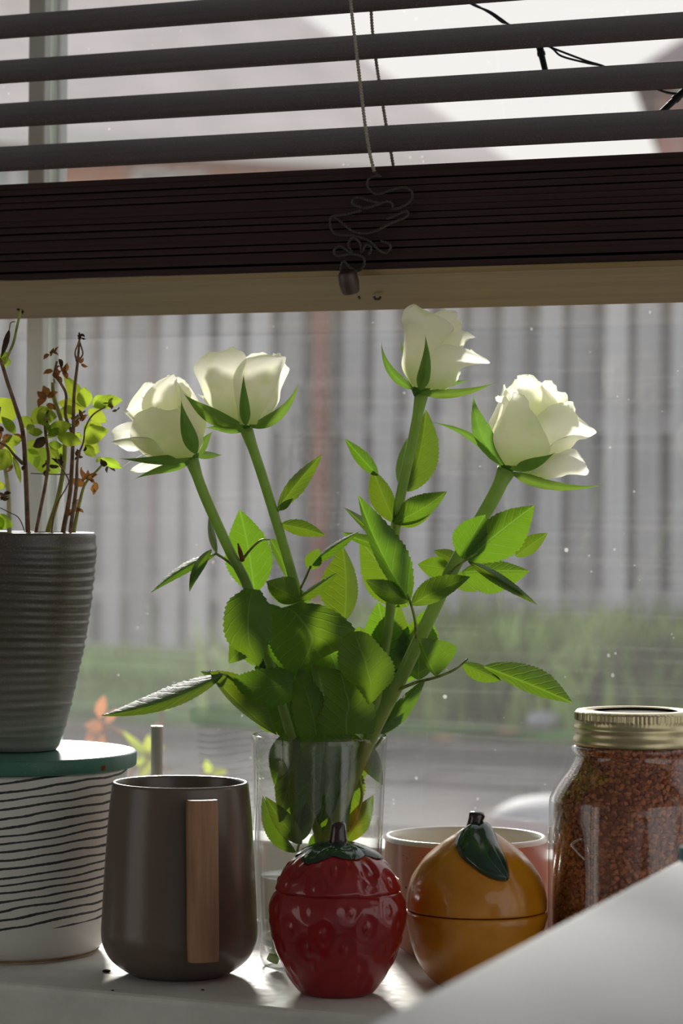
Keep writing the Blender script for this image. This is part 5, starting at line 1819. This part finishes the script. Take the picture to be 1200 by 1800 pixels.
# lentils: a packed core and a skin of thousands of single lentils against the glass
core = MB()
kr = rj - gt - 0.0022
ctop = JT - 0.012
cin = [(max(0.0001, r - gt - 0.0020), max(z, 0.0045)) for r, z in bodys if z < JT - 0.018]
core_prof = [(0.0001, 0.0045)] + cin[1:] + [(rn - gt - 0.0015, JT - 0.014), (0.0001, JT - 0.013)]
len_o = MB().lathe(core_prof, 64)
vs, fs = [v.copy() for v in len_o.v], list(len_o.f)
ico = bmesh.new()
bmesh.ops.create_icosphere(ico, subdivisions=1, radius=1)
iv = [v.co.copy() for v in ico.verts]
ico.verts.index_update()
if_ = [[v.index for v in f.verts] for f in ico.faces]
ico.free()
rnd = random.Random(21)
prof_in = dens([(max(0.0001, r - gt - 0.0009), z) for r, z in bodys if 0.004 < z < JT - 0.016], 200)
camdir = atan2(-JC.y, -JC.x)
for _ in range(5200):
    r, z = prof_in[rnd.randrange(len(prof_in))]
    a = camdir + rnd.uniform(-1.9, 1.9)
    rad = rnd.uniform(0.0016, 0.0022)
    c_ = Vector(((r - rad * 0.35) * cos(a), (r - rad * 0.35) * sin(a), z))
    n_ = Vector((cos(a), sin(a), 0)) + Vector((rnd.gauss(0, 0.55), rnd.gauss(0, 0.55), rnd.gauss(0, 0.75)))
    q_ = n_.normalized().to_track_quat('Z', 'Y')
    k = len(vs)
    for v in iv:
        p_ = q_ @ Vector((v.x * rad, v.y * rad, v.z * rad * 0.5)) + c_
        rr = math.hypot(p_.x, p_.y)
        if rr > r + 0.0003:
            p_.x *= (r + 0.0003) / rr
            p_.y *= (r + 0.0003) / rr
        vs.append(p_)
    fs += [tuple(i + k for i in f) for f in if_]
lent = link('red_lentils', mesh('red_lentils', vs, fs, M['lentil'], True))
lent.location = JC
tag(lent, 'dry red lentils packed inside the glass jar', 'lentils', kind='stuff')

# crumbs on the sill
rnd = random.Random(2)
for (px, py, s_, lab) in ((187, 1709, 0.0026, 'dark flake lying on the sill between planter and mug'), (356, 1741, 0.0011, 'tiny dark crumb on the sill just below the mug'), (193, 1743, 0.0010, 'tiny dark crumb near the sill edge, left of the mug')):
    p = atZ(px, py, 0)
    if p.y < SILL_F + 0.006:
        p.y = SILL_F + 0.006
    bm = bmesh.new()
    bmesh.ops.create_icosphere(bm, subdivisions=2, radius=1)
    for v in bm.verts:
        n_ = 1 + 0.45 * noise.noise(v.co * 1.7 + Vector((px, 0, 0)))
        v.co = Vector((v.co.x * s_ * n_, v.co.y * s_ * n_ * 0.7, v.co.z * s_ * 0.35 * n_))
    me = bpy.data.meshes.new('crumb')
    bm.to_mesh(me)
    bm.free()
    me.materials.append(M['crumb'])
    o = link('crumb', me, None, (p.x, p.y, s_ * 0.3))
    tag(o, lab, 'crumb')

# ------------------------------------------------------------------ outside
GZ = -0.30
FENCE_Y = 9.03
X0, X1 = -10.0, 1.0
struct(MB().box((-30, WALL_OUT, GZ - 0.3), (20, 70, GZ - 0.035)).make('ground', M['earth']))
# paving near the house
pav = struct(thing('pavement', None, None, (0, 0, GZ)))
MB().box((-7, WALL_OUT + 0.02, GZ - 0.035), (1.5, 6.55, GZ - 0.012)).make('mortar_bed', M['joint'], pav, origin=(0, 0, GZ))
SW, SH = 0.60, 0.40
sme = None
y, row = WALL_OUT + 0.04, 0
rnd = random.Random(4)
me_slab = MB().box((0.006, 0.006, -0.025), (SW - 0.006, SH - 0.006, 0.0), 0.006)
me_slab = mesh('paving_slab', me_slab.v, me_slab.f, M['slab'], False)
while y + SH <= 6.56:
    x = -6.9 + (0.3 if row % 2 else 0)
    while x < 1.2:
        s = link('paving_slab', me_slab, pav, (x, y, rnd.uniform(-0.003, 0.002)))
        s.rotation_euler = (rnd.uniform(-0.003, 0.003), rnd.uniform(-0.003, 0.003), 0)
        x += SW
    y += SH
    row += 1
lw = struct(MB().box((X0, 6.56, GZ - 0.04), (X1, 70, GZ + 0.01)).make('lawn', M['lawn']))


# grass and weeds: blades of their own, uncountable
def blades(name, n, fx, hgt, wid, mat, label, seed, lean=0.5):
    rnd = random.Random(seed)
    vs, fs = [], []
    for _ in range(n):
        x, y, s = fx(rnd)
        h = hgt * s * rnd.uniform(0.5, 1.2)
        a = rnd.uniform(0, 2 * pi)
        w_ = wid * rnd.uniform(0.6, 1.3)
        dx, dy = cos(a) * w_, sin(a) * w_
        b = rnd.uniform(0, 2 * pi)
        lx, ly = cos(b) * h * lean * rnd.random(), sin(b) * h * lean * rnd.random()
        k = len(vs)
        vs += [(x - dx, y - dy, GZ), (x + dx, y + dy, GZ), (x + dx * 0.8 + lx * 0.4, y + dy * 0.8 + ly * 0.4, GZ + h * 0.55), (x - dx * 0.8 + lx * 0.4, y - dy * 0.8 + ly * 0.4, GZ + h * 0.55), (x + lx, y + ly, GZ + h)]
        fs += [(k, k + 1, k + 2, k + 3), (k + 3, k + 2, k + 4)]
    o = link(name, mesh(name, vs, fs, mat, False))
    return tag(o, label, 'grass' if name == 'grass' else 'weeds', kind='stuff')


blades('grass', 16000, lambda r: (r.uniform(-7.5, -1.2), r.uniform(6.9, 8.9), 1.0), 0.075, 0.006, M['grass'], 'short green grass growing between the paving and the fence', 1)


def wx(r):
    y = r.uniform(6.7, 8.85)
    x = r.choice((-3.9, -3.75, -3.5, -3.3, -3.1, -2.9, -2.7, -2.5)) + r.gauss(0, 0.10)
    x -= (y - 8) * 0.42
    return x, y, 0.5 + 0.8 * abs(sin(x * 5.1 + 1))


blades('weeds', 7000, wx, 0.20, 0.012, M['weed'], 'tangled dull green weeds along the foot of the fence', 2, 0.8)
# a few fallen leaves and stones on the bare strip right of the vase
rnd = random.Random(8)
for (px, py, r_, mt, lab) in ((908, 1268, 0.035, 'pale_stone', 'pale pebble among the weeds, right of the vase'), (892, 1288, 0.03, 'shrub_orange', 'orange fallen leaf below the weeds, left of the jar'),
                              (955, 1282, 0.045, 'pale_stone', 'larger pale pebble near the jar lid, outside'), (775, 1300, 0.03, 'shrub_orange', 'orange fallen leaf on the ground right of the vase')):
    p = atZ(px, py, GZ + 0.01)
    bm = bmesh.new()
    bmesh.ops.create_icosphere(bm, subdivisions=2, radius=1)
    flat = 0.18 if mt == 'shrub_orange' else 0.6
    for v in bm.verts:
        n_ = 1 + 0.3 * noise.noise(v.co * 1.5 + Vector((px, 0, 0)))
        v.co = Vector((v.co.x * r_ * n_, v.co.y * r_ * n_, v.co.z * r_ * flat * n_))
    nm = 'fallen_leaf' if mt == 'shrub_orange' else 'pebble'
    me = bpy.data.meshes.new(nm)
    bm.to_mesh(me)
    bm.free()
    me.materials.append(M[mt] if mt == 'pale_stone' else M['twig'])
    tag(link(nm, me, None, (p.x, p.y, GZ + 0.01 + r_ * flat * 0.8)), lab, 'leaf' if nm == 'fallen_leaf' else 'stone')

# pale rounded lid lying on the paving
dp = atZ(985, 1462, GZ)
dm = MB().lathe(smooth_prof([(0.0001, 0.062), (0.05, 0.060), (0.09, 0.050), (0.118, 0.032), (0.128, 0.012), (0.130, 0.0)], 5) + [(0.0001, 0.0)], 48).make('plastic_tub', M['pale_stone'], None, True)
dm.location = (dp.x, dp.y, GZ)
tag(dm, 'pale grey upturned rounded tub on the paving outside, behind the cup', 'tub')

# fence
fen = thing('fence', 'weathered grey fence of upright boards across the garden', 'fence', (-4.3, FENCE_Y, GZ))
FT = 1.16 - GZ
rnd = random.Random(6)
for (bw, yy, x) in ((0.080, 0.0, -5.2), (0.119, 0.105, -5.16)):
    bme = MB().box((-bw / 2, -0.009, 0.03), (bw / 2, 0.009, FT), 0.004)
    bme = mesh('fence_board', bme.v, bme.f, M['fence'], False)
    while x < 3.6:
        o = link('fence_board', bme, fen, (x + rnd.uniform(-0.006, 0.006), yy, rnd.uniform(-0.012, 0.012)))
        o.rotation_euler = (0, rnd.uniform(-0.004, 0.004), radians(rnd.uniform(-4, 4)))
        x += 0.122
for z in (0.25, 0.85, 1.3):
    MB().box((-5.3, 0.018, z - 0.035), (3.7, 0.09, z + 0.035), 0.003).make('fence_rail', M['fence'], fen)
pxp = atY(564, 700, FENCE_Y - 0.05)
for xx in (pxp.x, pxp.x - 1.9, pxp.x + 1.9):
    lab = 'reddish brown post'
    o = MB().box((xx + 4.3 - 0.026, -0.075, 0.0), (xx + 4.3 + 0.026, -0.024, FT + 0.03), 0.004).make('fence_post', M['post'], fen)
    o['label'] = lab

# shrub outside, low left: orange and lime leaves on tan twigs
SHD = 2.75
gp = plan(205, SHD, GZ)
shrub = thing('garden_shrub', 'small shrub with orange and yellow-green leaves outside, between disc and mug', 'shrub', gp)


def stw(pts, r=3):
    return stalk(shrub, [(x, y, SHD + dd) for x, y, dd in pts], r, gp, M['twig'], 'twig')


stw([(210, 1640, 0), (205, 1500, 0), (200, 1400, 0), (186, 1290, 0.0), (176, 1262, 0)], [7, 6, 5, 4, 3])
stw([(203, 1420, 0), (235, 1350, 0.02), (280, 1290, 0.03), (284, 1240, 0.03)], [4, 4, 3, 3])
stw([(178, 1268, 0), (230, 1300, 0.0), (262, 1330, 0.01), (300, 1356, 0.02)], [4, 4, 3, 2])
stw([(203, 1440, 0), (260, 1400, 0.02), (340, 1370, 0.04), (390, 1350, 0.04)], [4, 4, 3, 2])
SO, SLM = M['shrub_orange'], M['shrub_lime']
for (b, t, wl, wr, mt, dd) in (
    ((178, 1264), (150, 1300), 12, 10, SO, 0), ((176, 1262), (184, 1222), 12, 9, SO, 0), ((180, 1270), (148, 1275), 9, 9, SO, 0.02), ((186, 1290), (165, 1320), 10, 9, SO, 0), ((186, 1270), (208, 1246), 8, 8, SO, 0.01),
    ((284, 1240), (264, 1238), 8, 8, SLM, 0.03), ((284, 1240), (302, 1242), 8, 8, SLM, 0.03), ((284, 1242), (282, 1222), 8, 8, SLM, 0.03), ((260, 1328), (216, 1284), 8, 8, SLM, 0), ((262, 1330), (245, 1370), 12, 12, SLM, 0.01),
    ((262, 1330), (262, 1290), 10, 9, SLM, 0.02), ((262, 1332), (232, 1340), 9, 9, SLM, 0.01), ((262, 1332), (290, 1310), 7, 8, SLM, 0.01), ((370, 1360), (362, 1335), 8, 8, SLM, 0.04), ((372, 1360), (400, 1356), 7, 7, SLM, 0.04),
    ((200, 1320), (220, 1330), 8, 8, SO, 0.02), ((160, 1290), (150, 1330), 10, 9, SO, 0.03), ((280, 1300), (275, 1270), 8, 8, SO, 0.04)):
    leaf(shrub, (*b, SHD + dd), (*t, SHD + dd - 0.02), wl, wr, 2, mt, 'leaf', 0.05, gp, nseg=12)

# far houses
def housepart(name, verts, faces, mat, par, org):
    me = mesh(name, [Vector(v) - org for v in verts], faces, mat, False)
    return link(name, me, par)


A = plan(20, 38.0, 0)
B = plan(872, 41.5, 0)
A.z = B.z = GZ
ux = (B - A).normalized()
uy = Vector((-ux.y, ux.x, 0))
EZ = 5.2
A = A - ux * 5.0
Lh = (B - A).length
ho = A.copy()
house = thing('house', 'far house with a pale grey hipped roof behind the blind slats', 'house', ho)
DEP = 8.0


def hp_(s, t, z):
    v = A + ux * s + uy * t
    return Vector((v.x, v.y, z))


m_ = MB()
c4 = [hp_(0, 0, 0), hp_(Lh - 0.5, 0, 0), hp_(Lh - 0.5, DEP, 0), hp_(0, DEP, 0)]
m_.prism([(c.x, c.y) for c in c4], GZ, EZ + 0.05)
m_.make('house_wall', M['brick'], house, origin=ho)
OV = 0.4
rg = 3.9
e = [hp_(-OV, -OV, EZ), hp_(Lh, -OV, EZ), hp_(Lh, DEP + OV, EZ), hp_(-OV, DEP + OV, EZ), hp_(2, DEP / 2, EZ + rg), hp_(Lh - 3.4, DEP / 2, EZ + rg)]
e2 = [v - Vector((0, 0, 0.12)) for v in e[:4]]
m_ = MB().add(e + e2, [(0, 1, 5, 4), (1, 2, 5), (2, 3, 4, 5), (3, 0, 4), (6, 7, 1, 0), (7, 8, 2, 1), (8, 9, 3, 2), (9, 6, 0, 3), (9, 8, 7, 6)])
m_.make('roof', M['roof'], house, origin=ho)
m_ = MB()
m_.add([hp_(-OV, -OV - 0.06, EZ - 0.22), hp_(Lh, -OV - 0.06, EZ - 0.22), hp_(Lh, -OV - 0.06, EZ + 0.02), hp_(-OV, -OV - 0.06, EZ + 0.02),
        hp_(-OV, -OV + 0.3, EZ - 0.22), hp_(Lh, -OV + 0.3, EZ - 0.22), hp_(Lh, -OV + 0.3, EZ + 0.02), hp_(-OV, -OV + 0.3, EZ + 0.02)],
       [(0, 1, 2, 3), (4, 7, 6, 5), (0, 4, 5, 1), (3, 2, 6, 7), (0, 3, 7, 4), (1, 5, 6, 2)])
m_.make('gutter_board', M['white_trim'], house, origin=ho)
# windows under the eaves
def far_window(s0, s1, za, zb):
    m_ = MB()
    for (a0, a1, b0, b1) in ((s0, s1, za, za + 0.09), (s0, s1, zb - 0.09, zb), (s0, s0 + 0.09, za, zb), (s1 - 0.09, s1, za, zb), ((s0 + s1) / 2 - 0.06, (s0 + s1) / 2 + 0.06, za, zb)):
        m_.add([hp_(a0, -0.06, b0), hp_(a1, -0.06, b0), hp_(a1, -0.06, b1), hp_(a0, -0.06, b1), hp_(a0, 0.02, b0), hp_(a1, 0.02, b0), hp_(a1, 0.02, b1), hp_(a0, 0.02, b1)],
               [(0, 1, 2, 3), (4, 7, 6, 5), (0, 4, 5, 1), (3, 2, 6, 7), (0, 3, 7, 4), (1, 5, 6, 2)])
    w_ = m_.make('window_frame', M['white_trim'], house, origin=ho)
    MB().add([hp_(s0, -0.02, za), hp_(s1, -0.02, za), hp_(s1, -0.02, zb), hp_(s0, -0.02, zb)], [(0, 1, 2, 3)]).make('pane', M['far_glass'], w_, origin=ho)


def s_at(px):
    r = ray(px, 300)
    # intersect with the facade plane
    t = (A - CAM).dot(uy) / r.dot(uy)
    return (CAM + r * t - A).dot(ux)


far_window(s_at(230), s_at(364), 3.2, EZ - 0.36)
far_window(s_at(520), s_at(640), 3.2, EZ - 0.36)
far_window(s_at(-60), s_at(104), 3.2, EZ - 0.36)
# chimney
cs = s_at(160)
cp_ = hp_(cs, 2.6, 0)
m_ = MB()
m_.box((cp_.x - 0.35, cp_.y - 0.3, EZ + 1.2), (cp_.x + 0.35, cp_.y + 0.3, EZ + 3.0))
m_.box((cp_.x - 0.42, cp_.y - 0.37, EZ + 3.0), (cp_.x + 0.42, cp_.y + 0.37, EZ + 3.15))
m_.make('chimney', M['brick2'], house, origin=ho)

C0 = plan(1150, 30.0, GZ)
ho2 = C0.copy()
house2 = thing('house', 'far mauve brick house with a dark roof at the right edge of the window', 'house', ho2)
YW2 = YAW - 0.16
ex = Vector((cos(YW2), sin(YW2), 0))
ey = Vector((-sin(YW2), cos(YW2), 0))


def h2(s, t, z):
    v = C0 + ex * s + ey * t
    return Vector((v.x, v.y, z))


z_e = 0.273 + (888 - 130) / FPX * 30
MB().prism([(h2(*q, 0).x, h2(*q, 0).y) for q in ((0, 0), (7, 0), (7, 7), (0, 7))], GZ, z_e + 0.1).make('house_wall', M['brick2'], house2, origin=ho2)
zt = 2.6
rv = [h2(-0.25, -0.3, z_e), h2(7.3, -0.3, z_e), h2(7.3, 7.3, z_e), h2(-0.3, 7.3, z_e), h2(2.8, 3.5, z_e + zt), h2(4.5, 3.5, z_e + zt)]
rv2 = [v - Vector((0, 0, 0.14)) for v in rv[:4]]
MB().add(rv + rv2, [(0, 1, 5, 4), (1, 2, 5), (2, 3, 4, 5), (3, 0, 4), (6, 7, 1, 0), (7, 8, 2, 1), (8, 9, 3, 2), (9, 6, 0, 3), (9, 8, 7, 6)]).make('roof', M['roof2'], house2, origin=ho2)
MB().tube([h2(0.2, -0.36, z_e - 0.16), h2(7.2, -0.36, z_e - 0.16)], 0.07, 8).make('gutter', M['white_trim'], house2, True, origin=ho2)
